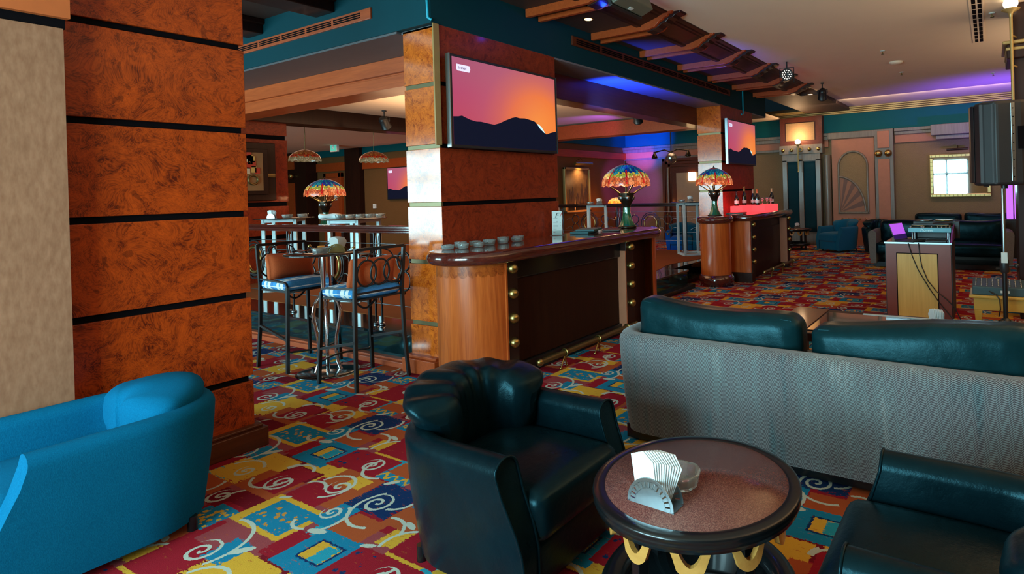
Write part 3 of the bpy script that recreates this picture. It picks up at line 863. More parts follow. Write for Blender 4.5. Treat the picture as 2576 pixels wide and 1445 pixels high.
m = MB(); m.puff((-7.75, 15.90, 1.98), (.26, .05, .26), .02, 6); m.build('lit_shade', M['warm_glow'], r, w=True)
r = sroot('door_3', (-17.9, 10.95, 0), 'orange framed door on the brown papered wall')
m = MB(); m.box((-18.5, 10.90, 0), (-18.36, 11, 2.42)); m.box((-17.7, 10.90, 0), (-17.56, 11, 2.42)); m.box((-18.5, 10.9, 2.28), (-17.56, 11, 2.42)); m.build('frame', M['rust_wood'], r, w=True, bevel=.008)
m = MB(); m.box((-18.36, 10.95, 0), (-17.7, 10.98, 2.28)); m.build('leaf', M['cherry_flat'], r, w=True)
m = MB(); m.box((-17.98, 10.935, 1.55), (-17.85, 10.955, 1.78)); m.build('notice', M['card'], r, w=True)
# ---------------------------------------------------------------- tub chairs and sofas (front faces +y)


def u_shell(mb, hw, y_front, y_back, rad, t, ztop, z0, lean=.06, front_drop=.10, zin=.06, n_arc=18, back_rise=0.0, sc=None):
    """upholstered shell: arm - back - arm as one swept wall with a rounded top; arm fronts sweep forward towards the floor"""
    path = []
    ns = 10
    yc = y_back+rad
    for i in range(ns): path.append(((hw, y_front+(yc-y_front)*i/ns), (1, 0), 1-i/ns))
    if rad < hw-1e-6:
        for i in range(n_arc//2+1):
            a = PI/2*i/(n_arc//2); path.append(((hw-rad+rad*math.cos(a), yc-rad*math.sin(a)), (math.cos(a), -math.sin(a)), 0))
        nb = 12
        for i in range(1, nb): path.append(((hw-rad-(2*(hw-rad))*i/nb, y_back), (0, -1), 0))
        for i in range(n_arc//2+1):
            a = PI/2+PI/2*i/(n_arc//2); path.append(((-hw+rad+rad*math.cos(a), yc-rad*math.sin(a)), (math.cos(a), -math.sin(a)), 0))
    else:
        for i in range(n_arc+1):
            a = PI*i/n_arc; path.append(((hw*math.cos(a), yc-rad*math.sin(a)), (math.cos(a), -math.sin(a)), 0))
    for i in range(1, ns+1): path.append(((-hw, yc+(y_front-yc)*i/ns), (-1, 0), i/ns))
    ring = [(t, z0)]+[(t, z0+(ztop-t*.9-z0)*k/7) for k in range(1, 8)]
    ring += [(t*math.cos(PI*k/8), ztop-t*.9+t*.9*math.sin(PI*k/8)) for k in range(1, 8)]
    ring += [(-t, zin+(ztop-t*.9-zin)*(1-k/5)) for k in range(6)]

    def pt(i, j):
        (x, y), (nx, ny), w = path[i]
        o, z = ring[j]
        q = max(0, min(1, (z-z0)/(ztop-z0)))
        ln = -lean*(1-q)**1.5 if o > 0 else 0
        e = 0
        if w > 0:
            s = max(0, min(1, (ztop-.02-z)/(.34))); s = s*s*(3-2*s)
            e = (w**1.5)*(front_drop*s)
        zz = z+(back_rise*(1-w)*q if z > zin else 0)
        return (x+nx*(o+ln), y+ny*(o+ln)+e, zz)
    k = len(path); m = len(ring)
    vs = [pt(i, j) for i in range(k) for j in range(m)]
    fs = [(i*m+j, i*m+j+1, (i+1)*m+j+1, (i+1)*m+j) for i in range(k-1) for j in range(m-1)]
    mb.add(vs, fs, True)
    c0 = [vs[j] for j in range(m)]; c1 = [vs[(k-1)*m+j] for j in range(m)]
    # slightly pillowed end caps
    for c, fl in ((c0, False), (c1, True)):
        v = list(c); half = m//2
        f = []
        for j in range(half):
            a, b = j, m-1-j
            if a+1 < b-1 or a+1 <= b-1: f.append((a, a+1, b-1, b) if a+1 != b-1 else (a, a+1, b))
        f = [q if fl else q[::-1] for q in f]
        mb.add(v, f, True)
    return c0, c1


def tub_chair(label, loc, rz, mat, cush_mat, wrinkle=True, group='tub chairs', zt=.60, thick=0.0):
    r = thing('tub_armchair', label, 'armchair', loc, rz, group)
    m = MB(); c0, c1 = u_shell(m, .335, .33, -.335-.05, .335, .06, zt, .05)
    m.build('shell', mat, r)
    for c in (c0, c1) if wrinkle else ():
        m = MB(); m.tube([Vector(p)+Vector((0, .003, 0)) for p in c], .006, 6); m.build('piping', mat, r)
    m = MB(); m.puff((0, .12, .345), (.555, .66, .20), .055, 12, pz=.03); m.build('seat_cushion', mat, r)
    m = MB(); m.puff((0, .10, .16), (.56, .62, .22), .03, 8); m.build('seat_base', mat, r)
    # back cushion wraps inside the curve and rolls over its top

    def bw(u, v):
        a = -PI/2-(.17 if wrinkle else 0)+(u-.5)*2*1.46
        e = abs(u-.5)*2
        end = math.sqrt(max(0, 1-(max(0, e-.76)/.24)**2.2))
        h = (.385-thick*.4)*(1-.30*e**2)
        z0 = .375+.05*e**3
        t = v*2*PI
        # superellipse section, thicker and bent outward near the top
        cx, cz = math.cos(t), math.sin(t)
        sx = math.copysign(abs(cx)**.62, cx); szz = math.copysign(abs(cz)**.5, cz)
        th = .085*(.12+.88*end)
        zz = z0+h/2+szz*h/2*(.35+.65*end)
        q = (zz-z0)/h
        rr = .225-thick/2+sx*(th+thick/2)*(.75+.5*q)+((.20 if thick == 0 else .03)*max(0, q-.45)**1.2 if sx > 0 else .06*max(0, q-.5))
        if wrinkle:
            g = math.exp(-((u-.5)/.22)**2)
            rr += .006*g*math.sin(u*52+math.sin(q*5))*(.2+.8*q)
            zz += .006*math.sin(u*41+1)*q
        return (rr*math.cos(a), -.05+rr*math.sin(a)*1.06, zz)
    m = MB(); m.grid(64, 26, bw, cv=True)
    nv = 26
    m.add([bw(0, j/nv) for j in range(nv)], [tuple(range(nv))], False); m.add([bw(1, j/nv) for j in range(nv)], [tuple(range(nv))[::-1]], False)
    m.build('back_cushion', cush_mat, r)
    for x in (-.27, .27):
        for y in (-.25, .30):
            m = MB(); m.cyl((x, y, 0), (x, y, .07), .022, 10); m.build('foot', M['black_wood'], r)
    return r


tub_chair('bright blue fabric tub armchair beside the large burl pillar', (-3.665, 1.05, 0), PI-.0, M['blue_fabric'], M['blue_fabric'], False, zt=.62, thick=.11)
lch = tub_chair('black leather tub armchair with gathered back cushion, left of the round granite table', (-1.938, 1.95, 0), -PI/2, M['leather'], M['leather'], True)
dup(lch, (-.035, 1.98, 0), PI/2, 'black leather tub armchair right of the round granite table, in front of the grey sofa')
tub_chair('blue fabric tub armchair beside the arched salmon door panel', (-3.15, 14.5, 0), 2.6, fabric('deep_blue_upholstery', (.004, .075, .14), (.008, .13, .22), 300, .9), fabric('deep_blue_cushion', (.004, .075, .14), (.008, .13, .22), 300, .9), False)
dup(lch, (-2.22, 14.4, 0), PI+.4, 'dark leather tub armchair near the pilaster with two large brass balls')


def sofa(label, loc, rz, width, outer, cush, group='sofas', tilt=(0, 0), name='sofa'):
    r = thing(name, label, 'sofa', loc, rz, group)
    hw = width/2
    m = MB(); c0, c1 = u_shell(m, hw-.075, .44, -.42, .16, .075, .70, .075, lean=.05, front_drop=.05, zin=.08, n_arc=12)
    m.build('shell', outer, r)
    m = MB(); m.box((-hw+.09, -.40, .015), (hw-.09, .42, .10)); m.build('plinth', M['black_wood'], r)
    for s in (-1, 1):
        m = MB(); m.puff((s*(hw/2-.065), .10, .36), (hw-.14, .78, .22), .06, 12, pz=.03); m.build('seat_cushion', cush, r)

        def wr(p, q, s=s):
            p = Vector(p); a = math.sin(q[0]*3.1+s)*.012*max(0, q[2]); p.z += a
            p.z += tilt[0 if s < 0 else 1]*q[0]*max(0, q[2]+.2)
            p.y += .006*math.sin(q[0]*19+q[2]*5)
            return p
        m = MB(); m.puff((s*(hw/2-.055), -.215, .655), (hw-.16, .24, .44), .085, 16, py=.03, pz=-.015, wr=wr)
        o = m.build('back_cushion', cush, r)
        m = MB()
        y = -.215-.118; w2 = (hw-.16)/2-.05
        m.tube([(s*(hw/2-.055)+w2*(-1+2*i/14), y+.03, .845+tilt[0 if s < 0 else 1]*(-1+2*i/14)+.012*math.sin((-1+2*i/14)*3.1+s)) for i in range(15)], .006, 6)
        m.build('seam', cush, o)
    for x in (-hw+.16, hw-.16):
        for y in (-.3, .36):
            m = MB(); m.box((x-.03, y-.03, 0), (x+.03, y+.03, .03)); m.build('foot', M['black_wood'], r)
    return r


sofa('grey herringbone sofa seen from behind with two dark green leather back cushions', (-.91, 3.55, 0), 0, 2.46, M['herring'], M['leather_teal'], tilt=(-.022, .035))
sofa('grey sofa with black leather cushions facing the viewer behind the DJ desk', (-.85, 12.3, 0), PI, 2.4, M['suede'] if False else fabric('taupe_upholstery', (.10, .085, .075), (.20, .17, .15), 200), M['leather'])
sofa('dark leather sofa against the back wall under the gilt framed mirror', (-.55, 15.1, 0), PI, 2.3, M['leather'], M['leather'])

# ---------------------------------------------------------------- round granite table


def cocktail_table(label, loc, group='round tables'):
    r = thing('round_table', label, 'table', loc, 0, group)
    m = MB(); m.lathe([(0, .518), (.335, .518), (.337, .52), (.337, .521), (0, .521)], 64); m.build('granite_top', M['granite'], r)
    m = MB(); m.lathe([(.3365, .50), (.3365, .5205), (.339, .5215), (.374, .5215), (.381, .518), (.383, .509), (.379, .502), (.381, .497), (.380, .484), (.374, .478), (.374, .470), (.30, .466), (.30, .50), (.3365, .50)], 64); m.build('rim', M['black_wood'], r)
    m = MB()
    N = 10

    def wave(a):
        q = math.cos(N*(a+1.812)); return .437-.060*math.copysign(abs(q)**.75, q)
    k = 180; vs = []; fs = []
    for i in range(k):
        a = 2*PI*i/k; z = wave(a)
        dz = (wave(a+.01)-wave(a-.01))/.02/.315
        h = .017*math.sqrt(1+min(dz*dz, 9)*.8)
        for rr, zz in ((.325, z+h), (.325, z-h), (.306, z-h), (.306, z+h)): vs.append((rr*math.cos(a), rr*math.sin(a), max(.352, min(zz, .478))))
    for i in range(k):
        j = (i+1) % k
        for q in range(4): fs.append((i*4+q, i*4+(q+1) % 4, j*4+(q+1) % 4, j*4+q))
    m.add(vs, fs, False); m.build('wavy_apron', M['gold_wood'], r)
    for q in range(4):
        a = PI/4+q*PI/2+.35
        m = MB(); m.box((-.022, -.022, 0), (.022, .022, .455), TR(.255*math.cos(a), .255*math.sin(a), 0) @ RZ(a)); m.build('leg', M['black_wood'], r, bevel=.003)
    m = MB(); m.lathe([(.27, .095), (.345, .10), (.362, .12), (.365, .15), (.352, .168), (.335, .172), (.29, .165), (.27, .14), (.27, .095)], 64); m.build('lower_ring', M['black_wood'], r)
    m = MB(); m.lathe([(0, .11), (.27, .11), (.27, .125), (0, .125)], 40); m.build('lower_shelf', M['smoked'], r)
    return r


ct = cocktail_table('round low table with red granite top and wavy honey coloured apron', (-.967, 1.942, 0))
dup(ct, (-4.25, 14.6, 0), .2, 'small dark round table in front of the teal panelled pilaster')

# napkin holder, napkins and ashtray


def ashtray(label, loc, group, r0=.062, h=.042, rz=0):
    r = thing('glass_ashtray', label, 'ashtray', loc, rz, group)

    def wob(a, rr, z):
        k = 1+.018*math.cos(12*a)*(1 if rr > .045 else 0)
        if z > h*.9: z -= .006*max(0, math.cos(4*a))**8
        return rr*k, z
    m = MB(); m.lathe([(0, .001), (r0*.78, .001), (r0*.86, .006), (r0, h*.9), (r0*.98, h), (r0*.88, h), (r0*.84, h*.9), (r0*.70, .014), (0, .012)], 48, wob=wob)
    m.build('dish', M['glass'], r)
    return r


def napkin_set(loc, rz, label, n_lab, holder_mat, n=11, s=1.0, group=None):
    h = thing('napkin_holder', label, 'napkin holder', loc, rz, 'napkin holders')
    R = .062*s
    for k, y in enumerate((-.022*s, .022*s)):
        m = MB(); tilt = -.0
        pts = [(R*math.cos(PI*i/24), .004+R*math.sin(PI*i/24)) for i in range(25)]
        # a fan of slots is cut by building the plate as wedge pieces
        m2 = MB()
        MX = TR(0, y, 0) @ Matrix(((1, 0, 0, 0), (0, 0, 1, 0), (0, 1, 0, 0), (0, 0, 0, 1)))
        inner = [(R*.66*math.cos(PI*i/24), .004+R*.66*math.sin(PI*i/24)) for i in range(25)]
        m2.prism([(-R, 0), (R, 0)]+[(R*.66, .004)]+inner[1:-1]+[(-R*.66, .004)], -.0008, .0008, MX)
        ns = 13
        for i in range(ns*2+1):
            if i % 2 == 1: continue
            a0, a1 = PI*i/(ns*2+1)-.02, PI*(i+1)/(ns*2+1)+.02
            q = lambda rr, a: (rr*math.cos(a), .004+rr*math.sin(a))
            m2.prism([q(R*.63, a0), q(R*.9, a0), q(R*.9, a1), q(R*.63, a1)], -.0008, .0008, MX)
        for i in range(24):
            a0, a1 = PI*i/24, PI*(i+1)/24
            q = lambda rr, a: (rr*math.cos(a), .004+rr*math.sin(a))
            m2.prism([q(R*.87, a0), q(R, a0), q(R, a1), q(R*.87, a1)], -.0008, .0008, MX)
        m2.build('plate', holder_mat, h)
    m = MB(); m.box((-R, -.022*s, 0), (R, .022*s, .0018)); m.build('base', holder_mat, h)
    C, S = math.cos(rz), math.sin(rz)
    for i in range(n):
        f = (i-(n-1)/2)/((n-1)/2) if n > 1 else 0
        nap = MB(); w = .060*s; hh = .118*s
        a = .10+f*.24
        for lay in (0, .0011):
            pts = [(-w/2, 0), (w/2, 0), (w/2+.004, hh*.80), (w*.12, hh), (-w/2-.002, hh*.92)]
            nap.prism([(x, z) for x, z in pts], lay-.0004, lay+.0004, RY(a) @ Matrix(((1, 0, 0, 0), (0, 0, 1, 0), (0, 1, 0, 0), (0, 0, 0, 1))))
        o = nap.build('paper_napkin', M['paper'])
        y = f*.0165*s; x = -.006*s+f*.004*s
        o.location = (loc[0]+C*x-S*y, loc[1]+S*x+C*y, loc[2]+.003); o.rotation_euler = (0, 0, rz+f*.10)
        tag(o, n_lab, 'napkin', group)
    return h


napkin_set((-1.018, 1.728, .5215), -.04, 'steel napkin holder with slotted half round plates on the red granite table', 'white paper napkin fanned in the steel holder on the granite table', M['steel'], 12, 1.5, 'napkins on the granite table')
ashtray('cut glass ashtray behind the napkins on the red granite table', (-1.0, 1.875, .5215), 'ashtrays', .078, .055)
# ---------------------------------------------------------------- bar counters
BT = 1.135


def stadium(cx, y0, y1, r, xback=None, n=20):
    """plan outline, rounded at both ends (toward -y at y0, +y at y1)"""
    p = [(cx+r*math.cos(a), y0+r*math.sin(a)) for a in [PI+PI*i/n for i in range(n+1)]]
    p += [(cx+r*math.cos(a), y1+r*math.sin(a)) for a in [PI*i/n for i in range(n+1)]]
    return p


def nosing(m, out, z0, z1, inset=.09, ins2=None):
    """rounded edge swept round an outline (list of (x,y)); profile bulges outward"""
    n = len(out); k = 9
    cx = sum(p[0] for p in out)/n; cyy = sum(p[1] for p in out)/n
    nor = []
    for i in range(n):
        a, b = Vector(out[i-1]), Vector(out[(i+1) % n]); d = (b-a).normalized(); nor.append(Vector((d.y, -d.x)))
    prof = []
    h = (z1-z0)/2
    for j in range(k+1):
        t = -PI/2+PI*j/k
        prof.append((-.045+.045*math.cos(t), z0+h+h*math.sin(t)))
    prof = [(-inset, z0)]+prof+[(-.055, z1-.004), (-inset, z1-.004)]
    q = len(prof); vs = []
    for i in range(n):
        for o, z in prof: vs.append((out[i][0]+nor[i].x*o, out[i][1]+nor[i].y*o, z))
    fs = []
    for i in range(n):
        i2 = (i+1) % n
        for j in range(q): fs.append((i*q+j, i2*q+j, i2*q+(j+1) % q, i*q+(j+1) % q))
    m.add(vs, fs, True)


def foot_rail(r, x, y0, y1, z, nb, xw):
    fr = MB(); fr.cyl((x, y0, z), (x, y1, z), .026, 12); o = fr.build('foot_rail', M['brass_dark'], r, w=True)
    m = MB(); m.ball((x, y0-.012, z), .034, 12); m.build('end_ball', M['brass'], o, w=True)
    for i in range(nb):
        y = y0+(y1-y0)*(i+.62)/nb
        m = MB()
        m.tube(ring_pts((x, y, z), .034, (1, 0, 0), (0, 0, 1), 14), .007, 6, True)
        m.tube([(x, y, z-.03), (x+.005, y-.03, z*.55), (x+.01, y-.07, .012)], .007, 6); m.tube([(x, y, z-.03), (x, y+.012, z*.5), (x-.005, y+.03, .012)], .007, 6)
        m.tube([(x, y-.035, z*.45), (x, y+.015, z*.45)], .005, 6)
        m.ball((x+.01, y-.075, .01), .012, 8); m.ball((x-.005, y+.033, .01), .012, 8)
        m.build('rail_bracket', M['brass'], o, w=True)


def ball_strip(r, x, y0, y1, z0, z1, mat=None, n=4, rad=.046):
    m = MB(); m.box((x-.10, y0, z0), (x, y1, z1)); o = m.build('ball_strip', mat or M['dark_wood'], r, w=True, bevel=.004)
    for k in range(n):
        m = MB(); m.ball((x+.012, (y0+y1)/2, (.341, .549, .756, .968)[k]), rad, 18); m.build('brass_ball', M['brass'], o, w=True)
    return o


b1 = thing('bar_counter', 'long bar counter with mahogany top and brass ball strips before the big television pillar', 'bar counter', (-3.84, 4.8, 0), 0, 'bar counters')
out = stadium(-3.84, 3.585, 6.05, .405, n=24)
m = MB(); nosing(m, out, 1.025, BT); m.build('edge_moulding', M['mahog'], b1, w=True)
m = MB(); m.prism(stadium(-3.84, 3.585, 6.05, .35, n=24), 1.06, BT-.003); m.build('countertop', M['mahog'], b1, w=True)
# round ends of cherry veneer with a scalloped band
for nm, yc, a0, a1 in (('curved_end', 3.585, PI, 2*PI), ('curved_end', 6.05, 0, PI)):
    m = MB(); R = .33; n = 40
    m.lathe([(R, .10), (R, 1.03)], n, (-3.84, yc, 0), a0=a0, a1=a1)
    o = m.build(nm, M['cherry'], b1, w=True)
    m = MB(); m.lathe([(R+.012, 0), (R+.012, .10), (R, .115), (R-.02, .115)], n, (-3.84, yc, 0), a0=a0, a1=a1); m.build('plinth', M['brown_wood'], o, w=True)
    if yc < 4:
        m = MB(); N = 13
        for i in range(N):
            c0, c1 = a0+(a1-a0)*i/N, a0+(a1-a0)*(i+1)/N; vs = []; K = 10
            for q in range(K+1):
                a = c0+(c1-c0)*q/K; zb = .965-.040*math.sqrt(max(0, 1-((q/K-.5)*2)**2))
                for z in (zb, 1.03): vs.append((-3.84+(R+.0025)*math.cos(a), yc+(R+.0025)*math.sin(a), z))
            m.add(vs, [(2*q, 2*q+2, 2*q+3, 2*q+1) for q in range(K)], True)
        m.build('scalloped_band', burl('scallop_burl', (.16, .02, .004), (.46, .10, .014), .3, .4, 1.5), o, w=True)
m = MB(); m.box((-4.16, 3.585, 0), (-3.62, 6.05, 1.05)); m.build('body', M['dark_wood'], b1, w=True)
m = MB(); m.box((-3.63, 3.72, .12), (-3.60, 5.45, .86)); m.build('front_panel', M['brown_wood'] if False else wood('deep_red_brown_panel', (.016, .0045, .002), (.032, .009, .004), .5, .0, spec=.15), b1, w=True, bevel=.004)
m = MB(); m.box((-3.66, 3.72, .86), (-3.57, 5.46, 1.03)); m.box((-3.66, 3.72, 0), (-3.57, 5.45, .12)); m.build('apron', M['black_wood'], b1, w=True, bevel=.01)
ball_strip(b1, -3.50, 3.585, 3.725, 0, 1.03)
ball_strip(b1, -3.50, 5.45, 5.61, 0, 1.03)
m = MB(); m.box((-3.63, 5.434, 0), (-3.502, 5.451, .93)); m.build('lit_strip_side', M['salmon'], b1, w=True)  # salmon sheet paints the strip's daylit side lighter
m = MB(); m.box((-3.62, 3.583, .1), (-3.498, 3.602, 1.03)); m.build('strip_edge', M['cherry'], b1, w=True)
foot_rail(b1, -3.385, 3.86, 5.45, .135, 3, -3.5)

# things standing on the first counter
Z1 = BT
random.seed(11)
ap = [(-4.06, 3.64, .058), (-3.98, 3.74, .05), (-4.08, 3.80, .055), (-3.96, 3.90, .05), (-4.07, 3.96, .052), (-3.99, 4.06, .058), (-4.08, 4.14, .05), (-3.98, 4.22, .055), (-4.07, 4.32, .058), (-3.99, 4.42, .055), (-4.07, 4.53, .06)]
for i, (x, y, q) in enumerate(ap):
    sq = i < 3
    ashtray('glass ashtray in the cluster on the long bar counter below the big television', (x, y-.17, Z1-.001), 'ashtrays on the long bar counter', q*.98, .04+.006*(i % 3), i*.4)


def menu_card(loc, rz):
    r = thing('menu_card', 'white menu card with a slanted emblem in an acrylic holder on the long bar counter', 'menu card', loc, rz)
    m = MB(); m.box((-.053, -.0012, .004), (.053, .0012, .262)); m.build('card', M['card'], r)
    m = MB(); m.box((-.055, -.004, 0), (.055, .004, .05)); m.box((-.075, -.03, 0), (.075, .03, .004)); m.build('holder', M['glass'], r)
    MX = TR(0, -.0016, 0) @ RX(PI/2)
    text_mesh('emblem_letter', 'F', .075, M['black_ink'], r, MX @ TR(-.026, .192, 0), shear=.35, wide=1.15)
    text_mesh('emblem_numeral', '1', .060, M['red_ink'], r, MX @ TR(.014, .200, 0), shear=.45, wide=1.2)
    text_mesh('emblem_caption', 'Formula 1', .013, M['black_ink'], r, MX @ TR(-.040, .178, 0) @ RZ(.08), wide=1)
    m = MB()
    random.seed(3)
    for k in range(7):
        w = random.uniform(.035, .06); z = .148-.0145*k
        if k == 0: m.box((-.012, -.0018, z), (.008, -.0013, z+.004))
        else: m.box((-.042, -.0018, z), (-.042+w, -.0013, z+.0028)); m.box((.030, -.0018, z), (.042, -.0013, z+.0028)) if k < 4 else None
    m.build('printed_lines', M['grey_ink'], r)
    m = MB(); m.box((-.042, -.0018, .030), (-.020, -.0013, .039)); m.build('red_mark', M['red_ink'], r)
    return r


menu_card((-4.08, 4.98, Z1), .62)
for k, (x, y, a, l, mt) in enumerate(((-3.98, 5.34, .25, 'teal menu folder at the bottom of the pile on the long bar counter', 'folder'), (-3.96, 5.40, .32, 'teal menu folder on top of the pile on the long bar counter', 'folder'))):
    m = MB(); m.box((-.11, -.16, 0), (.11, .16, .022)); o = m.build('menu_folder', M[mt], bevel=.004)
    o.location = (x, y, Z1+.0225*k); o.rotation_euler = (0, 0, a); tag(o, l, 'folder', 'menu folders')
m = MB(); m.box((-.10, -.15, 0), (.10, .15, .012)); o = m.build('menu_folder', M['black_plastic'], bevel=.003); o.location = (-3.86, 5.72, Z1); o.rotation_euler = (0, 0, .5); tag(o, 'black menu folder between the teal folders and the stained glass lamp', 'folder', 'menu folders')


# ---------------------------------------------------------------- stained glass lamps
def tiffany_lamp(label, loc, rz=0, light=10):
    r = thing('stained_glass_lamp', label, 'lamp', loc, rz, 'stained glass table lamps')

    def tw(a, rr, z): return rr*(1+.05*math.cos(8*a+z*9)), z
    m = MB(); m.lathe([(0, 0), (.118, 0), (.122, .012), (.115, .022), (.10, .028), (0, .028)], 40); m.build('foot', M['bronze'], r)
    m = MB(); m.lathe([(.103, .026), (.090, .045), (.066, .10), (.052, .16), (.046, .22), (.047, .255)], 48, wob=tw); m.build('fluted_stem', M['green_glass'], r)
    m = MB(); m.lathe([(.047, .25), (.052, .275), (.062, .30), (.088, .345), (.100, .38), (.096, .415), (.104, .432), (.098, .438), (.06, .430), (0, .43)], 40, wob=lambda a, rr, z: (rr*(1+.035*math.cos(6*a)*(z > .3)), z)); v = m.build('vase', M['bronze'], r)
    m = MB()
    for k in range(6): m.ball((.082*math.cos(k*PI/3), .082*math.sin(k*PI/3), .375), .030, 10, (1, 1, 1.25))
    m.build('glass_jewel', M['steel'], v)
    m = MB(); m.cyl((0, 0, .42), (0, 0, .70), .016, 12); m.build('post', M['bronze'], r)
    for k in range(5):
        a = 2*PI*k/5+.35
        m = MB(); m.tube([(q*math.cos(a), q*math.sin(a), z) for q, z in ((.092, .425), (.12, .445), (.175, .482), (.235, .515), (.285, .535))], .0075, 8, rads=[.011, .010, .008, .007, .006]); m.build('shade_arm', M['brass_dark'], r)

    def sh(u, v):
        a = 2*PI*u; z = 1-v
        rr = .306*math.sqrt(max(0, 1-(z*.995)**2.1))**.92 if z < 1 else .01
        rr = max(.02, .306*(1-z**2.3)**.72)
        zz = .27*z-.012*(v**10)*(1+.9*math.cos(16*a))
        return (rr*math.cos(a), rr*math.sin(a), zz)
    m = MB(); m.grid(96, 24, sh, cu=True); o = m.build('lamp_shade', M['tiffany'], r); o.location = (0, 0, .535)
    m = MB(); m.lathe([(0, .84), (.006, .838), (.012, .825), (.006, .815), (.022, .808), (.04, .80), (0, .80)], 16); m.build('finial', M['bronze'], r)
    for k in range(3):
        a = 2*PI*k/3; m = MB(); m.ball((.09*math.cos(a), .09*math.sin(a), .60), .03, 10); m.build('bulb', M['warm_glow'], r)
    lt = point('lamp_light', (0, 0, .52), light, WARM, .05); lt.parent = r
    return r


tl = tiffany_lamp('stained glass lamp with green fluted stem at the far end of the long bar counter', (-3.95, 6.2, Z1), .2, 9)
tiffany_lamp('stained glass lamp on the round cylinder end of the second bar counter', (-3.94, 8.9, Z1), .9, 9)
tiffany_lamp('stained glass lamp on a dark high table beyond the railing', (-9.38, 5.55, 1.13), .5, 9)

# ---------------------------------------------------------------- second counter
b2 = thing('bar_counter', 'second bar counter with a cylinder end and a red lit ice box on it', 'bar counter', (-3.84, 10.2, 0), 0, 'bar counters')
cyc = (-3.94, 8.9, 0)
m = MB(); m.lathe([(.25, .17), (.25, 1.03)], 40, cyc); o = m.build('cylinder_end', M['cherry'], b2, w=True)
m = MB(); m.lathe([(0, 0), (.292, 0), (.292, .14), (.275, .155), (.272, .175), (.25, .18), (0, .18)], 40, cyc); m.build('cylinder_plinth', M['mahog'], b2, w=True)
m = MB(); m.lathe([(0, 1.02), (.26, 1.02), (.285, 1.035), (.30, 1.06), (.303, 1.085), (.296, 1.11), (.28, BT), (.26, BT-.004), (0, BT-.004)], 48, cyc); m.build('cylinder_top', M['mahog'], b2, w=True)
m = MB(); m.box((-4.14, 9.3, 0), (-3.62, 11.55, 1.04)); m.build('body', M['dark_wood'], b2, w=True)
m = MB(); m.box((-4.1, 9.27, .16), (-3.47, 9.31, 1.03)); m.build('end_panel', M['cherry'], b2, w=True, bevel=.003)
m = MB(); m.box((-4.1, 9.23, 0), (-3.44, 9.33, .165)); m.build('plinth', M['dark_wood'], b2, w=True, bevel=.008)
m = MB(); m.box((-3.63, 9.4, .2), (-3.60, 11.3, .85)); m.build('front_panel', M['dark_wood'], b2, w=True)
m = MB(); nosing(m, [(-4.18, 9.22), (-3.46, 9.22), (-3.42, 9.26), (-3.42, 11.55), (-3.46, 11.62), (-4.18, 11.62)], 1.03, BT); m.prism([(-4.14, 9.2), (-3.48, 9.24), (-3.48, 11.58), (-4.14, 11.58)], 1.05, BT-.003); m.build('countertop', M['mahog'], b2, w=True)
ball_strip(b2, -3.46, 9.3, 9.44, 0, 1.02, rad=.042); ball_strip(b2, -3.46, 11.28, 11.45, 0, 1.02, rad=.042)
m = MB(); m.box((-3.6, 11.262, .1), (-3.462, 11.282, .98)); m.build('lit_strip_side', M['salmon'], b2, w=True)  # same painted daylit tone on this strip's near side
foot_rail(b2, -3.36, 9.62, 11.5, .135, 3, -3.5)
# lit boxes, bottles, glasses
bx = []
for (a, b, l) in (((-4.10, 9.95), (-3.86, 10.75), 'long red glowing acrylic ice box on the second bar counter'), ((-3.83, 10.35), (-3.58, 11.15), 'front red glowing acrylic ice box on the second bar counter')):
    m = MB(); m.box((a[0], a[1], BT), (b[0], b[1], BT+.125)); o = m.build('lit_ice_box', M['red_glow'], bevel=.012); tag(o, l, 'ice box', 'red lit ice boxes')
red = point('ice_box_light', (-3.98, 9.85, 1.35), 3, (1, .05, .06), .08)


def bottle(loc, label, foil, hh=.31, r0=.043):
    r = thing('champagne_bottle', label, 'bottle', loc, 0, 'bottles on the red lit boxes')
    k = hh/.31
    m = MB(); m.lathe([(0, 0), (r0, 0), (r0+.001, .01), (r0, .14*k), (r0*.9, .17*k), (r0*.45, .215*k), (.016, .24*k), (.0155, .29*k)], 24); m.build('body', plain('dark_green_bottle_glass', (.006, .012, .008), .1, coat=1), r)
    m = MB(); m.lathe([(.0175, .225*k), (.017, .285*k), (.019, .29*k), (.018, .308*k), (0, .31*k)], 16); m.build('foil', foil, r)
    m = MB(); m.lathe([(r0+.0012, .045), (r0+.0012, .10)], 24, a0=-2.6, a1=-.2); m.build('bottle_label', M['card'], r)


bz = BT+.125
gold = plain('gold_foil', (.55, .38, .12), .3, metal=.7); dk = plain('black_foil', (.01, .01, .012), .35); of = plain('orange_foil', (.7, .15, .04), .35)
bottle((-4.02, 10.08, bz), 'dark bottle with black foil, leftmost on the red lit box', dk, .27)
bottle((-4.00, 10.42, bz), 'tall bottle with gold foil on the red lit box', gold, .36)
bottle((-3.88, 10.60, bz) if False else (-3.91, 10.64, bz), 'bottle with cream foil just behind the tall gold one', plain('cream_foil', (.5, .38, .25), .4), .30)
bottle((-3.76, 10.46, bz), 'bottle with orange foil on the front red lit box', of, .30)
bottle((-3.68, 11.06, bz), 'champagne bottle with pale gold foil, rightmost on the red lit box', plain('pale_gold_foil', (.6, .42, .22), .35), .31)
for k, (x, y) in enumerate(((-3.74, 10.68), (-3.68, 10.78), (-3.66, 10.92))):
    m = MB(); m.lathe([(.03, 0), (.032, .003), (.006, .008), (.005, .05), (.022, .075), (.033, .10), (.032, .14), (.031, .14), (.03, .10), (.018, .078), (0, .07)], 20); o = m.build('wine_glass', M['glass']); o.location = (x, y, bz); tag(o, 'stemmed glass glowing pink on the front red lit box', 'glass', 'stemmed glasses on the red lit box')
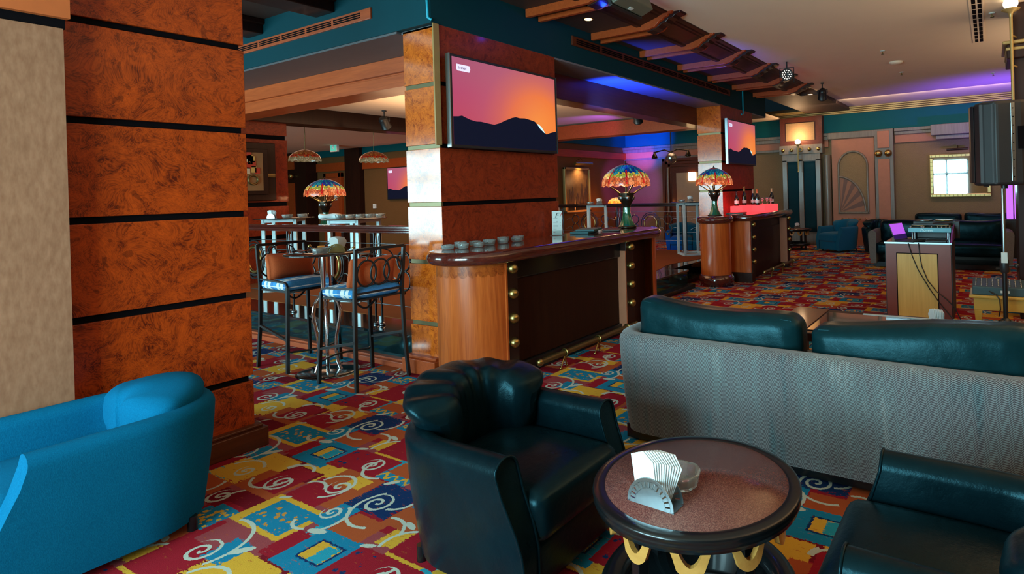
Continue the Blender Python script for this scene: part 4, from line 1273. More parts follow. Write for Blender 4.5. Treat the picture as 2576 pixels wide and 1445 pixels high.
m = MB(); m.box((-.15, -.19, 0), (.15, .19, .012)); m.box((-.145, -.17, .012), (.15, .2, .03)); o = m.build('menu_folder', M['grey_plastic'], bevel=.004); o.location = (-3.82, 9.55, BT); o.rotation_euler = (0, 0, .2); tag(o, 'grey folder lying on the second bar counter beside the lamp', 'folder', 'menu folders')
m = MB(); m.box((-.06, -.09, 0), (.06, .09, .008)); o = m.build('card_stack', M['card']); o.location = (-3.75, 9.32, BT); tag(o, 'pale cards lying at the near edge of the second bar counter', 'cards')

# ---------------------------------------------------------------- televisions


def tv(label, loc, w, h, parts=True, group='televisions', face=0.0, tagtext=True):
    """front faces local +x, width along y"""
    r = thing('television', label, 'television', loc, face, group)
    m = MB(); m.box((-.05, -w/2, -h/2), (0, w/2, h/2)); m.build('body', M['black_plastic'], r, bevel=.004)
    for a, b in ((-w/2-.008, -w/2), (w/2, w/2+.006)):
        m = MB(); m.box((-.045, a, -h/2), (.004, b, h/2)); m.build('side_trim', M['steel'], r)
    m = MB(); m.box((-.16, -.2, -.2), (-.05, .2, .2)); m.build('wall_mount', M['black'], r)
    W, Hh = w-.045, h-.05
    t = NT('sunset_screen'); g = t.gen(); x, y, z = t.sep(g)
    d = t.vm('LENGTH', t.vm('MULTIPLY', t.vm('SUBTRACT', t.comb(y, z, 0.0), (.78, .34, 0)), (1.15, .8, 0)), out=1)
    c = t.ramp(d, [(0, (.95, .30, .045)), (.30, (.86, .20, .04)), (.45, (.62, .14, .10)), (.62, (.45, .095, .15)), (.95, (.36, .05, .13))])
    c = t.mix(t.math('MULTIPLY', t.math('SUBTRACT', 1.0, y), .6), c, t.ramp(z, [(.3, (.56, .06, .10)), (.6, (.50, .07, .15)), (1, (.40, .13, .20))]))
    t.set(col=(0.01, 0.01, 0.01), ecol=c, e=1.05, rough=.35, spec=.1)
    YZ = Matrix(((0, 0, 1, 0), (1, 0, 0, 0), (0, 1, 0, 0), (0, 0, 0, 1)))
    m = MB(); m.add([(.002, -W/2, -Hh/2), (.002, W/2, -Hh/2), (.002, W/2, Hh/2), (.002, -W/2, Hh/2)], [(0, 1, 2, 3)]); s = m.build('screen', t.m, r)
    # ridge line of the mountains, fractions of width/height
    ridge = [(0, .318), (.04, .325), (.07, .338), (.10, .32), (.14, .30), (.19, .288), (.23, .292), (.28, .283), (.35, .274), (.40, .30), (.46, .345), (.52, .385), (.56, .402), (.60, .395), (.655, .402), (.71, .39), (.76, .375), (.78, .35), (.82, .29), (.86, .245), (.89, .22), (.93, .245), (.97, .262), (1, .272)]
    m = MB(); m.prism([(-W/2, -Hh/2), (W/2, -Hh/2)]+[(-W/2+a*W, -Hh/2+b*Hh) for a, b in ridge[::-1]], .0025, .004, YZ); m.build('picture_mountains', glow('screen_navy', (.006, .008, .022), .8), s)
    sun = [(.785, .345), (.80, .345), (.83, .315), (.855, .27), (.87, .232), (.862, .24), (.82, .285)]
    m = MB(); m.prism([(-W/2+a*W, -Hh/2+b*Hh) for a, b in sun], .0026, .0045, YZ); m.build('picture_sun', glow('screen_sun', (.55, .95, 1), 1.2), s)
    if tagtext:
        m = MB(); X0, Z0 = -W/2+W*.035, Hh/2-Hh*.15
        tw, th = W*.115, Hh*.075
        m.prism([(X0+.01, Z0), (X0+tw*.92, Z0), (X0+tw, Z0+th*.5), (X0+tw*.93, Z0+th), (X0, Z0+th), (X0, Z0+.014)], .0026, .004, YZ); m.build('channel_tag', glow('screen_white', (.72, .68, .90), 1.1), s)
        MX = Matrix(((0, 0, 1, .0044), (1, 0, 0, X0+tw*.12), (0, 1, 0, Z0+th*.30), (0, 0, 0, 1)))
        text_mesh('channel_lettering', 'travel', th*.72, glow('screen_plum', (.10, .02, .10), .8), s, MX, ext=.0002)
    return r


tv('large television showing a sunset over mountains on the near veneered pillar', (-4.085, 4.30, 2.445), 1.46, .835)
tv('television showing the sunset picture on the far pillar above the second bar counter', (-4.085, 10.62, 2.45), 1.46, .835)
tv('television showing a red sunset on the brown papered wall beyond the raised area', (-14.55, 10.93, 2.0), 1.5, .95, face=-PI/2, tagtext=True)
# ---------------------------------------------------------------- bar stools and high table
stripe = NT('striped_seat_cloth'); _o = stripe.obj(); _x, _y, _z = stripe.sep(_o)
_f = stripe.math('FRACT', stripe.math('MULTIPLY', _y, 4.6))
_c = stripe.ramp(_f, [(0, (.004, .27, .62)), (.27, (.004, .27, .62)), (.272, (.85, .85, .82)), (.45, (.85, .85, .82)), (.452, (.10, .36, .60)), (.56, (.10, .36, .60)), (.562, (.85, .85, .82)), (.78, (.85, .85, .82)), (.782, (.004, .19, .50))], 'CONSTANT')
stripe.set(col=stripe.mix(.12, _c, stripe.ramp(stripe.noise(_o, 200, 2), [(.3, (.1, .1, .1)), (.7, (1, 1, 1))])), rough=.95, spec=.05)


def bar_stool(label, loc, rz):
    """backrest at local -y, sitter faces +y"""
    r = thing('bar_stool', label, 'bar stool', loc, rz, 'bar stools')
    B = M['black']; w = .225; d = .24; q = .012

    def bar(name, pts, rad=q, n=4, par=r, **k):
        m = MB(); m.tube(pts, rad*1.35, n, **k); return m.build(name, B, par)
    for s in (-1, 1):
        bar('rear_leg', [(s*(w+.025), -d-.03, 0), (s*(w+.008), -d-.004, .40), (s*w, -d, .78), (s*(w+.004), -d-.035, 1.175)], .0135)
        bar('front_leg', [(s*(w+.03), d+.02, 0), (s*(w+.01), d+.005, .45), (s*w, d, .79)], .0135)
        bar('side_rail', [(s*w, -d, .845), (s*w, d-.07, .83), (s*w, d-.02, .82), (s*w, d, .785), (s*w, d, .74)], .0085)
        bar('stretcher', [(s*(w+.012), -d-.005, .40), (s*(w+.018), d+.01, .30)], .011)
    m = MB(); m.box((-w, -d, .735), (w, d, .75))
    m.build('seat_frame', B, r)
    bar('top_rail', [(-w-.004, -d-.035, 1.17), (w+.004, -d-.035, 1.17)], .0135)
    bar('lower_back_rail', [(-w, -d-.004, .80), (w, -d-.004, .80)], .008)
    for k in range(3):
        m = MB(); m.tube(ring_pts(((k-1)*.125, -d-.022, .965), .088, (1, 0, 0), (0, -.09, 1.25), 30), .0085, 6, True); m.build('back_ring', B, r)
    m = MB(); m.tube(ring_pts((0, -d-.03, 1.07), .10, (1.25, 0, 0), (0, 0, .9), 24, 0, PI, closed=False), .006, 6); m.build('back_scroll', B, r)
    bar('front_scroll', [(-w-.02, d+.02, .2)]+[(-.22+.44*i/12, d+.02+.09*math.sin(PI*i/12), .19) for i in range(13)]+[(w+.02, d+.02, .2)], .007, 6)
    bar('under_seat_scroll', [(-.12+.24*i/10, -d*.2, .735-.10*math.sin(PI*i/10)) for i in range(11)], .007, 6)
    m = MB(); m.puff((0, .005, .795), (.46, .475, .085), .036, 12, pz=.014); m.build('seat_pad', stripe.m, r)
    m = MB(); m.tube([(x*1.0, y+.005, .785) for x, y in ((-.20, -.235), (.20, -.235), (.228, -.2), (.228, .2), (.20, .236), (-.20, .236), (-.228, .2), (-.228, -.2))], .005, 6, True); m.build('seat_piping', M['paper'], r)
    return r


bar_stool('black metal bar stool left of the high table, facing it, with blue striped seat', (-5.86, 3.17, 0), -PI/2+.0)
bar_stool('black metal bar stool in front of the veneered pillar, its ringed back towards the pillar', (-4.79, 3.14, 0), PI/2+.0)


def pillow(label, loc, rz, tx):
    m = MB(); m.puff((0, 0, 0), (.44, .14, .25), .055, 14, py=.03, wr=lambda p, q: Vector((p.x*(1-.05*(1-abs(q[2]))), p.y*(1-.45*abs(q[0])**4)*(1-.35*abs(q[2])**4), p.z+.018*q[0]*q[0]*q[2])))
    o = m.build('throw_pillow', M['orange_fabric']); o.location = loc; o.rotation_euler = (tx, 0, rz); tag(o, label, 'pillow', 'rust orange throw pillows'); return o


pillow('rust orange pillow on the striped seat of the left bar stool', (-5.97, 3.16, .955), -PI/2, .2)
pillow('rust orange pillow behind the rings of the right bar stool', (-4.66, 3.15, .955), PI/2, .22)

r = thing('high_table', 'round black topped high table with curved chrome legs between the two bar stools', 'table', (-5.32, 3.13, 0))
m = MB(); m.lathe([(0, 1.092), (.325, 1.092), (.335, 1.098), (.335, 1.104), (.325, 1.11), (0, 1.11)], 48); m.build('top', M['smoked'], r)
m = MB(); m.lathe([(0, 0), (.265, 0), (.268, .008), (.25, .014), (.10, .026), (0, .028)], 48); m.build('base', plain('dark_chrome', (.16, .18, .19), .12, metal=1), r)
m = MB(); m.cyl((0, 0, .66), (0, 0, 1.09), .046, 20); m.build('column', M['chrome'], r)
for k in range(3):
    a = 2*PI/3*k+.55; C, S = math.cos(a), math.sin(a)
    m = MB(); m.tube([(q*C, q*S, z) for q, z in ((.115, .02), (.09, .10), (.078, .22), (.088, .34), (.118, .48), (.128, .56), (.11, .64), (.07, .695), (.035, .72))], .017, 10); m.build('curved_leg', M['chrome'], r)
napkin_set((-5.17, 3.16, 1.11), .7, 'brass coloured napkin holder on the black high table', 'white paper napkin in the brass holder on the high table', M['brass'], 9, 1.2, 'napkins on the high table')
ashtray('blue tinted glass ashtray beside the napkins on the black high table', (-5.24, 3.04, 1.11), 'ashtrays', .07, .05)
m = MB(); m.lathe([(0, 0), (.03, 0), (.03, .045), (0, .045)], 16); o = m.build('candle_cup', glow('amber_candle', (.6, .25, .05), .4)); o.location = (-5.50, 3.2, 1.11); tag(o, 'small amber candle cup on the black high table', 'candle')


# ---------------------------------------------------------------- railings
def railing(label, y, x0, x1, rail_mat, z0=PZ):
    r = thing('railing', label, 'railing', ((x0+x1)/2, y, z0), 0, 'ring railings'); B = M['black']; zt = 1.285
    m = MB(); n = 8
    m.box((x0, y-.045, zt), (x1, y+.045, zt+.03)); m.box((x0, y-.055, zt-.022), (x1, y+.055, zt)); m.box((x0, y-.035, zt-.045), (x1, y+.035, zt-.022)); m.build('handrail', rail_mat, r, w=True, bevel=.008)
    for z in (1.13, 1.02, .70, .52):
        m = MB(); m.cyl((x0, y, z), (x1, y, z), .005, 6); m.build('rod', M['steel'], r, w=True)
    x = x0+.25; k = 0; S = 1.62
    while x < x1-.1:
        # concentric ring with brass middle
        c = (x, y, .88)
        for q, mt, nm in ((.235, B, 'large_ring'), (.20, B, 'large_ring')):
            m = MB(); m.tube(ring_pts(c, q, (1, 0, 0), (0, 0, 1), 36), .009, 6, True); m.build(nm, mt, r, w=True)
        m = MB(); m.tube(ring_pts(c, .155, (1, 0, 0), (0, 0, 1), 36), .016, 8, True); m.build('brass_ring', M['brass'], r, w=True)
        # stacked small rings with balls
        for dx in (.42, 1.22):
            xx = x+dx
            if xx > x1-.1: continue
            for zc in (.965, .77):
                m = MB(); m.tube(ring_pts((xx, y, zc), .096, (1, 0, 0), (0, 0, 1), 26), .010, 6, True); m.build('small_ring', B, r, w=True)
            for zc in (1.075, .868, .655):
                m = MB(); m.ball((xx, y-.005, zc), .020, 10); m.build('brass_ball', M['brass'], r, w=True)
            m = MB()
            for sg in (-1, 1):
                for zc in (.965, .77): m.tube([(xx+sg*(.10+.045*i), y, zc+.03*math.sin(i*1.05)) for i in range(5)], .005, 6)
            m.build('scroll', M['steel'], r, w=True)
        # post pair with flanged foot and wavy rods
        for dx in (.76, .86):
            xx = x+dx
            if xx > x1-.05: continue
            m = MB(); m.cyl((xx, y, z0+.02), (xx, y, zt-.04), .011, 8); m.build('post', B, r, w=True)
            m = MB(); m.lathe([(0, 0), (.03, 0), (.03, .012), (.016, .03), (0, .03)], 12, (xx, y, z0)); m.build('post_foot', M['steel'], r, w=True)
        for dx in (.79, .83):
            xx = x+dx
            if xx > x1-.05: continue
            m = MB(); m.tube([(xx+.012*math.sin(i*1.1), y, z0+.25+i*.055) for i in range(13)], .005, 6); m.build('wavy_rod', M['steel'], r, w=True)
        x += S; k += 1
    return r


railing('railing of metal rings and brass balls under a reddish wood handrail, behind the bar stools', 3.72, -9.7, FX-.475, M['mahog'])
railing('ring railing with dark handrail behind the stained glass lamp of the long bar', 10.85, -9.8, FX-.49, M['dark_wood'])


# ---------------------------------------------------------------- grey frame high tables on the raised area
def frame_table(label, loc, rz, s=.40, h=1.03, top=.62):
    r = thing('frame_table', label, 'table', loc, rz, 'grey frame high tables'); G = M['grey_metal']; a = s/2; b = .021
    for x in (-a, a):
        for y in (-a, a):
            m = MB(); m.box((x-b, y-b, 0), (x+b, y+b, h)); m.build('leg', G, r)
    for z, nm in ((0, 'lower_frame'), (h-2*b, 'upper_frame')):
        m = MB()
        for y in (-a, a): m.box((-a, y-b, z), (a, y+b, z+2*b))
        for x in (-a, a): m.box((x-b, -a, z), (x+b, a, z+2*b))
        m.build(nm, G, r)
    m = MB(); m.lathe([(0, h+.002), (top*.62, h+.002), (top*.63, h+.008), (top*.62, h+.014), (0, h+.014)], 40); m.build('glass_top', M['smoked'], r)
    return r


zt = PZ+1.03+.015
frame_table('pale grey frame high table nearest the burl pillar beyond the railing', (-8.85, 4.62, PZ), PI/4)
frame_table('pale grey frame high table right of the stained glass lamp beyond the railing', (-7.05, 4.55, PZ), .32)
frame_table('pale grey frame high table left of the lamp on the long bar counter', (-6.75, 9.5, PZ), .55, .34)
frame_table('pale grey frame high table beside the far veneered pillar', (-5.10, 10.35, PZ), PI/4, .41)
napkin_set((-9.05, 4.55, zt), .5, 'steel napkin holder on the frame table nearest the burl pillar', 'white napkin standing on the frame table nearest the burl pillar', M['steel'], 5, .95, 'napkins on the left frame table')
ashtray('glass ashtray on the frame table nearest the burl pillar', (-8.72, 4.6, zt), 'ashtrays', .07, .05)
ashtray('glass ashtray at the right on the frame table nearest the burl pillar', (-8.60, 4.75, zt), 'ashtrays', .07, .05)
for i in range(5):
    ashtray('glass ashtray in the row on the frame table right of the stained glass lamp', (-7.22+.12*i, 4.46+.06*i, zt), 'ashtrays on the right frame table', .06, .05)
m = MB(); m.puff((0, 0, .03), (.30, .11, .06), .028, 10, wr=lambda p, q: Vector((p.x, p.y+.02*math.sin(q[0]*4), p.z*(1+.2*math.sin(q[0]*5))))); o = m.build('folded_cloth', M['paper']); o.location = (-7.40, 4.44, zt); o.rotation_euler = (0, 0, .5); tag(o, 'crumpled pale wrapped bundle beside the glass ashtrays on the frame table', 'cloth')
for (x, y, l, g) in ((-6.66, 9.45, 'white napkins in a holder on the frame table left of the bar counter lamp', 'napkins on the middle frame table'), (-5.08, 10.3, 'white napkins in a holder on the frame table beside the far pillar', 'napkins on the far frame table'), (-4.22, 14.62, 'white napkins in a holder on the small dark table by the teal pilaster', 'napkins on the far round table')):
    z = zt if y < 14 else .522
    napkin_set((x, y, z), .6, l.replace('white napkins in a holder', 'steel napkin holder'), l.replace('white napkins in a holder', 'white napkin standing in the holder').replace('standing in the holder', 'in the holder'), M['steel'], 5, 1.0 if z > 1 else 1.2, g)
ashtray('glass ashtray on the frame table left of the lamp on the long bar', (-6.88, 9.45, zt), 'ashtrays', .07, .05)
ashtray('glass ashtray on the frame table beside the far pillar', (-5.24, 10.25, zt), 'ashtrays', .07, .05)
# dark high table carrying the left lamp
r = thing('high_table', 'dark wooden high table carrying the stained glass lamp beyond the railing', 'table', (-9.35, 5.6, PZ))
m = MB(); m.box((-9.85, 5.33, 1.08), (-8.55, 5.95, 1.13)); m.build('top', M['dark_wood'], r, w=True, bevel=.008)
for x in (-9.75, -8.65):
    for y in (5.4, 5.88):
        m = MB(); m.box((x-.03, y-.03, PZ), (x+.03, y+.03, 1.08)); m.build('leg', M['dark_wood'], r, w=True)
m = MB(); m.box((-9.85, 5.36, .66), (-8.55, 5.92, .7)); m.build('shelf', M['dark_wood'], r, w=True)


# ---------------------------------------------------------------- hanging lamps, spotlights, ceiling fittings
def pendant(label, loc, zc):
    r = thing('pendant_lamp', label, 'pendant lamp', loc, 0, 'stained glass pendant lamps')

    def sh(u, v):
        a = 2*PI*u; z = 1-v; rr = max(.03, .27*(1-z**2.2)**.6)
        return (rr*math.cos(a), rr*math.sin(a), .21*z-.008*(v**8)*math.cos(14*a))
    m = MB(); m.grid(64, 16, sh, cu=True); o = m.build('lamp_shade', M['tiffany_p'], r)
    h = zc-loc[2]
    m = MB(); m.tube([(0, 0, .2), (.006, .004, .2+(h-.2)*.5), (0, 0, h-.03)], .006, 6); m.build('chain', M['brass_dark'], r)
    m = MB(); m.lathe([(0, h-.05), (.03, h-.05), (.065, h-.01), (.065, h), (0, h)], 20); m.build('ceiling_rose', M['brass'], r)
    m = MB(); m.ball((0, 0, .08), .035, 10); m.build('bulb', M['brass_dark'], r)
    return r


pendant('stained glass pendant lamp nearer the dark reddish pillar beyond the raised area', (-11.0, 6.15, 2.32), 3.14)
pendant('stained glass pendant lamp hanging right of the green exit sign', (-10.4, 7.15, 2.30), 3.14)


def spot_fixture(label, loc, rz, lit=None):
    r = thing('stage_spotlight', label, 'spotlight', loc, rz, 'stage spotlights')
    m = MB(); m.box((-.03, -.03, -.02), (.03, .03, 0)); m.cyl((0, 0, -.02), (0, 0, -.14), .012, 8); m.build('ceiling_mount', M['black'], r)
    m = MB(); m.tube([(-.09, 0, -.20), (-.09, 0, -.14), (.09, 0, -.14), (.09, 0, -.20)], .010, 6); m.build('yoke', M['black'], r)
    T = TR(0, 0, -.21) @ RX(.75)
    m = MB(); m.lathe([(0, -.1), (.05, -.1), (.075, -.06), (.08, .10), (.088, .105), (.088, .12), (.07, .12), (.066, .09), (0, .085)], 24, M=T @ RX(PI)); m.build('can', M['black'], r)
    if lit:
        m = MB()
        for rr, k in ((.055, 12), (.03, 6)):
            for i in range(k): m.ball((rr*math.cos(2*PI*i/k), rr*math.sin(2*PI*i/k), -.088), .009, 6, M=T)
        m.ball((0, 0, -.088), .009, 6, M=T); m.build('led_dot', lit, r)
    return r


def par_light(label, loc, rz):
    r = thing('stage_spotlight', label, 'spotlight', loc, rz, 'stage spotlights')
    m = MB(); m.tube([(-.11, 0, -.13), (-.11, 0, .11), (.11, 0, .11), (.11, 0, -.13)], .008, 6); m.cyl((0, 0, .11), (0, 0, .21), .012, 8); m.build('yoke', M['black'], r)
    T = RX(PI/2+.12)
    m = MB(); m.lathe([(0, -.14), (.07, -.14), (.098, -.10), (.10, .05), (.10, .06), (.088, .06), (.086, .04), (0, .035)], 28, M=T); m.build('can', M['black_plastic'], r)
    m = MB()
    for rr, k in ((.068, 12), (.038, 6)):
        for i in range(k): m.ball((rr*math.cos(2*PI*i/k), rr*math.sin(2*PI*i/k), .040), .009, 8, M=T)
    m.build('led_dot', M['white_led'], r)
    return r


par_light('round led spotlight with white dots hanging under the ceiling edge moulding', (-2.80, 9.35, 3.41), .25)
spot_fixture('black spotlight under the cream ceiling of the raised area, left of the big television pillar', (-9.2, 6.55, 3.14), .5)
spot_fixture('black led spotlight hanging over the raised area right of the big television', (-5.45, 9.0, 3.14), .35, M['grey_plastic'])
spot_fixture('small brass lit spotlight at the far end of the ceiling edge moulding', (-2.78, 11.6, 3.6), .3, M['warm_glow'])
# box projector with blue glow
r = thing('stage_projector', 'grey box stage projector with blue glow on the ceiling edge moulding', 'stage light', (-3.02, 4.86, 3.42), .0)
m = MB(); m.box((-.02, -.27, -.05), (.13, .27, .08), RY(-.35)); m.build('housing', plain('olive_grey_housing', (.12, .125, .09), .5), r, bevel=.012)
m = MB(); m.box((-.055, -.28, -.065), (-.02, .28, .095), RY(-.35)); m.build('front_bezel', M['black_plastic'], r, bevel=.006)
m = MB(); m.box((-.058, -.25, -.045), (-.054, .25, -.03), RY(-.35)); m.build('glow_strip', M['blue_glow'], r)
m = MB(); m.box((-.03, -.05, .08), (.03, .05, .2)); m.build('bracket', M['black'], r)
m = MB(); m.box((.0, -.03, -.054), (.04, .03, -.049), RY(-.35)); m.build('badge', M['card'], r)
point('projector_glow', (-3.30, 4.9, 3.42), 3.0, (.01, .05, 1), .03)


def vent(name, label, box, bars, mat, axis, structm=True):
    a, b = box
    r = thing(name, label, 'vent', tuple((a[i]+b[i])/2 for i in range(3)), 0)
    m = MB(); m.box(a, b); m.build('frame', mat, r, w=True, bevel=.003)
    m = MB()
    for p in bars: m.box(*p)
    m.build('slot', M['groove'], r, w=True)
    return r


bars = []
for k in range(8):
    x0 = -8.9+.47*k
    for z in (3.325, 3.345, 3.365): bars.append(((x0+.02, 3.44, z), (x0+.45, 3.451, z+.011)))
vent('air_vent', 'long orange wood air vent on the teal fascia over the bar stools', ((-9.0, 3.445, 3.295), (-5.0, 3.47, 3.40)), bars, M['cherry_flat'], 0)
bars = []
for k in range(9):
    y0 = 5.5+.52*k
    for z in (3.345, 3.368, 3.391): bars.append(((FX+.018, y0+.03, z), (FX+.029, y0+.49, z+.013)))
vent('air_vent', 'long dark air vent on the teal fascia right of the big television', ((FX, 5.45, 3.32), (FX+.022, 10.25, 3.43)), bars, M['brown_wood'], 1)
bars = []
for k in range(16):
    y0 = 6.0+.235*k
    for x in (-.135, -.075): bars.append(((x, y0, CZ-.014), (x+.04, y0+.20, CZ-.009)))
vent('air_vent', 'long slotted air vent in the cream ceiling', ((-.165, 5.9, CZ-.012), (-.015, 9.8, CZ)), bars, M['ceiling'], 1)
vent_boxes = [(-1.36, 9.5), (-1.35, 11.5)]
for i, (x, y) in enumerate(((-1.36, 9.5), (-1.34, 11.55), (.07, 8.2), (.1, 12.8))):
    r = thing('sprinkler', ('ceiling sprinkler nearer the viewer above the DJ desk', 'ceiling sprinkler farther off above the DJ desk', 'ceiling sprinkler beside the slotted ceiling vent', 'ceiling sprinkler in the purple light')[i], 'sprinkler', (x, y, CZ), 0, 'ceiling sprinklers')
    m = MB(); m.lathe([(0, 0), (.04, 0), (.03, -.01), (0, -.012)], 14); m.build('rose', M['card'], r)
    m = MB(); m.cyl((0, 0, -.012), (0, 0, -.05), .008, 6); m.lathe([(0, -.05), (.022, -.05), (.022, -.055), (0, -.055)], 10); m.build('head', M['brass_dark'], r)
m = MB(); m.lathe([(0, 0), (.11, 0), (.11, -.02), (.07, -.04), (0, -.045)], 24); o = m.build('smoke_detector', M['ceiling'], loc=None); o.location = (-1.3, 10.5, CZ); tag(o, 'round white smoke detector between the two ceiling sprinklers', 'smoke detector')
for (x, y, z, l) in ((-3.85, 5.35, 3.54, 'lit downlight in the dark ceiling strip beside the blue glowing projector'), (-3.25, 12.5, 3.54, 'lit downlight at the far end of the dark ceiling strip')):
    r = thing('downlight', l, 'downlight', (x, y, z), 0, 'recessed downlights')
    m = MB(); m.lathe([(.045, 0), (.06, -.004), (.06, 0), (.045, .0)], 24); m.build('bezel', M['brass'], r)
    m = MB(); m.lathe([(0, -.003), (.045, -.003)], 20); m.build('lens', M['warm_glow'], r)
# cable duct on the pillar corner
m = MB(); m.tube([(FX-.03, 3.44, 3.55), (FX-.012, 3.44, 3.16), (FX+.012, 3.46, 3.14)], .012, 8); o = m.build('cable_duct', plain('bright_teal_duct', (.0, .30, .42), .4)); tag(o, 'bright teal cable duct at the corner of the teal fascia by the big television pillar', 'cable duct')
m = MB(); m.tube([(FX+.02, 10.9, 3.5), (FX+.02, 10.9, 3.05), (FX+.02, 10.8, 3.03)], .014, 8); o = m.build('cable_duct', plain('bright_teal_duct2', (.0, .30, .42), .4)); tag(o, 'bright teal cable duct above the far television', 'cable duct')
# ---------------------------------------------------------------- coffee table behind the sofa
r = thing('coffee_table', 'low dark wood coffee table with inset glass behind the herringbone sofa', 'table', (-.92, 5.2, 0))
m = MB(); m.box((-1.62, 4.62, .36), (-.24, 5.55, .43)); m.build('top', M['dark_wood'], r, w=True, bevel=.006)
m = MB(); m.box((-1.30, 4.70, .431), (-.32, 5.42, .437)); m.build('glass_inset', M['smoked'], r, w=True)
m = MB(); m.box((-1.0, 5.43, .431), (-.30, 5.47, .44)); m.build('steel_edge', M['grey_metal'], r, w=True)
m = MB(); m.box((-1.62, 4.62, .431), (-1.32, 5.55, .435)); m.build('wood_leaf', M['brown_wood'], r, w=True)
for x in (-1.55, -.31):
    for y in (4.69, 5.48):
        m = MB(); m.box((x-.04, y-.04, 0), (x+.04, y+.04, .36)); m.build('leg', M['dark_wood'], r, w=True)
napkin_set((-.375, 5.05, .437), 2.05, 'napkin holder on the dark glass coffee table behind the sofa', 'pale blue napkin fanned upright on the dark glass coffee table', M['steel'], 7, 1.45, 'napkins on the coffee table')
ashtray('round glass ashtray on the dark glass coffee table behind the sofa', (-.56, 5.0, .4375), 'ashtrays', .09, .05)

# ---------------------------------------------------------------- DJ desk and gear
r = thing('dj_desk', 'wooden DJ desk with a pale maple front panel', 'desk', (-.74, 7.75, 0))
m = MB(); m.box((-1.09, 7.45, 0), (-.40, 7.475, .885)); m.build('front_frame', plain('mahogany_laminate', (.20, .035, .02), .4, var=.25, scale=4), r, w=True)
m = MB(); m.box((-.965, 7.445, .03), (-.54, 7.452, .765)); m.build('maple_panel', M['maple'], r, w=True)
m = MB(); m.box((-.975, 7.447, .03), (-.53, 7.451, .775)); m.build('panel_border', M['groove'], r, w=True)
m = MB(); m.box((-1.10, 7.475, 0), (-1.075, 8.15, .885)); m.build('side_panel', M['black_plastic'], r, w=True); m = MB(); m.box((-.415, 7.475, 0), (-.39, 8.15, .885)); m.build('side_panel', M['black_plastic'], r, w=True)
m = MB(); m.box((-1.10, 7.44, .885), (-.385, 8.15, .90)); m.build('desk_top', M['smoked'], r, w=True)
m = MB(); m.box((-1.105, 7.435, .883), (-.385, 7.45, .902)); m.build('edge_strip', M['steel'], r, w=True)
m = MB(); m.prism([(7.44, .90), (8.15, .90), (8.15, 1.08), (7.62, 1.0)], -.40, -.385, Matrix(((0, 0, 1, 0), (1, 0, 0, 0), (0, 1, 0, 0), (0, 0, 0, 1)))); m.build('side_wing', plain('violet_acrylic', (.20, .05, .28), .2), r, w=True)  # violet coloured side wing
r = thing('dj_controller', 'teal grey DJ controller raised on feet on the DJ desk', 'DJ controller', (-.635, 7.86, .90))
m = MB(); m.box((-.235, -.15, .095), (.235, .20, .155)); m.build('chassis', plain('blue_grey_metal', (.05, .16, .19), .35, metal=.3), r, bevel=.006)
for x in (-.19, .19):
    for y in (-.11, .16):
        m = MB(); m.cyl((x, y, 0), (x, y, .095), .012, 10); m.build('foot', M['steel'], r)
for x in (-.13, .13):
    m = MB(); m.lathe([(0, .155), (.085, .155), (.085, .168), (.08, .174), (0, .174)], 28, (x, .05, 0)); m.build('jog_wheel', M['black_plastic'], r)
    m = MB(); m.lathe([(.082, .170), (.088, .170), (.088, .176), (.082, .176)], 28, (x, .05, 0)); m.build('jog_rim', M['gold_trim'], r)
m = MB()
random.seed(5)
for k in range(26): m.cyl((random.uniform(-.22, .22), random.uniform(-.13, .18), .155), (0, 0, 0), .007, 6) if False else m.lathe([(.008, 0), (.007, .016), (0, .017)], 8, (random.uniform(-.22, .22), random.uniform(-.14, -.06) if k % 2 else random.uniform(.13, .19), .155))
m.build('knob', M['steel'], r)
text_mesh('maker_lettering', 'Pioneer', .046, plain('pale_teal_ink', (.62, .95, 1.0), .4), r, TR(-.10, -.1508, .110) @ RX(PI/2), shear=.15)
m = MB(); m.box((-.20, -.02, .176), (.20, .14, .185)); m.lathe([(0, .185), (.10, .185), (.10, .20), (0, .20)], 28, (.12, .06, 0)); o = m.build('headphones', M['gold_trim'] if False else M['black_plastic'], r)
r = thing('turntable_mixer', 'second deck with brass rimmed platter stacked behind the DJ controller', 'DJ mixer', (-.60, 8.02, .90))
m = MB(); m.box((-.25, .06, .0), (.27, .12, .21)); m.build('body', M['black_plastic'], r, bevel=.005)
for x, z in ((.10, .215), (-.13, .212)):
    m = MB(); m.lathe([(0, 0), (.10, 0), (.105, .008), (.10, .014), (0, .014)], 28, (x, .09, z)); m.build('platter', M['brass'] if x > 0 else M['steel'], r)
r = thing('laptop', 'open laptop with a violet screen on the DJ desk', 'laptop', (-.83, 7.585, .902), 1.22)
m = MB(); m.box((-.16, -.11, 0), (.16, .11, .014)); m.build('keyboard_base', M['black_plastic'], r, bevel=.003)
T = TR(0, .11, .012) @ RX(-.35)
m = MB(); m.box((-.16, 0, 0), (.16, .008, .215), T); m.build('lid', M['grey_plastic'], r, bevel=.003)
m = MB(); m.box((-.15, -.0015, .07), (.15, 0, .205), T); m.build('screen', M['purple_screen'], r)
m = MB(); m.box((-.15, -.0015, .012), (.15, 0, .068), T); m.build('screen_bottom', glow('screen_deep_violet', (.03, .01, .10), .8), r)
m = MB(); m.box((-.10, -.1, 0), (.12, .09, .02)); o = m.build('closed_case', M['black_plastic'], bevel=.004); o.location = (-.56, 7.56, .902); tag(o, 'flat black case lying in front of the DJ controller', 'case')
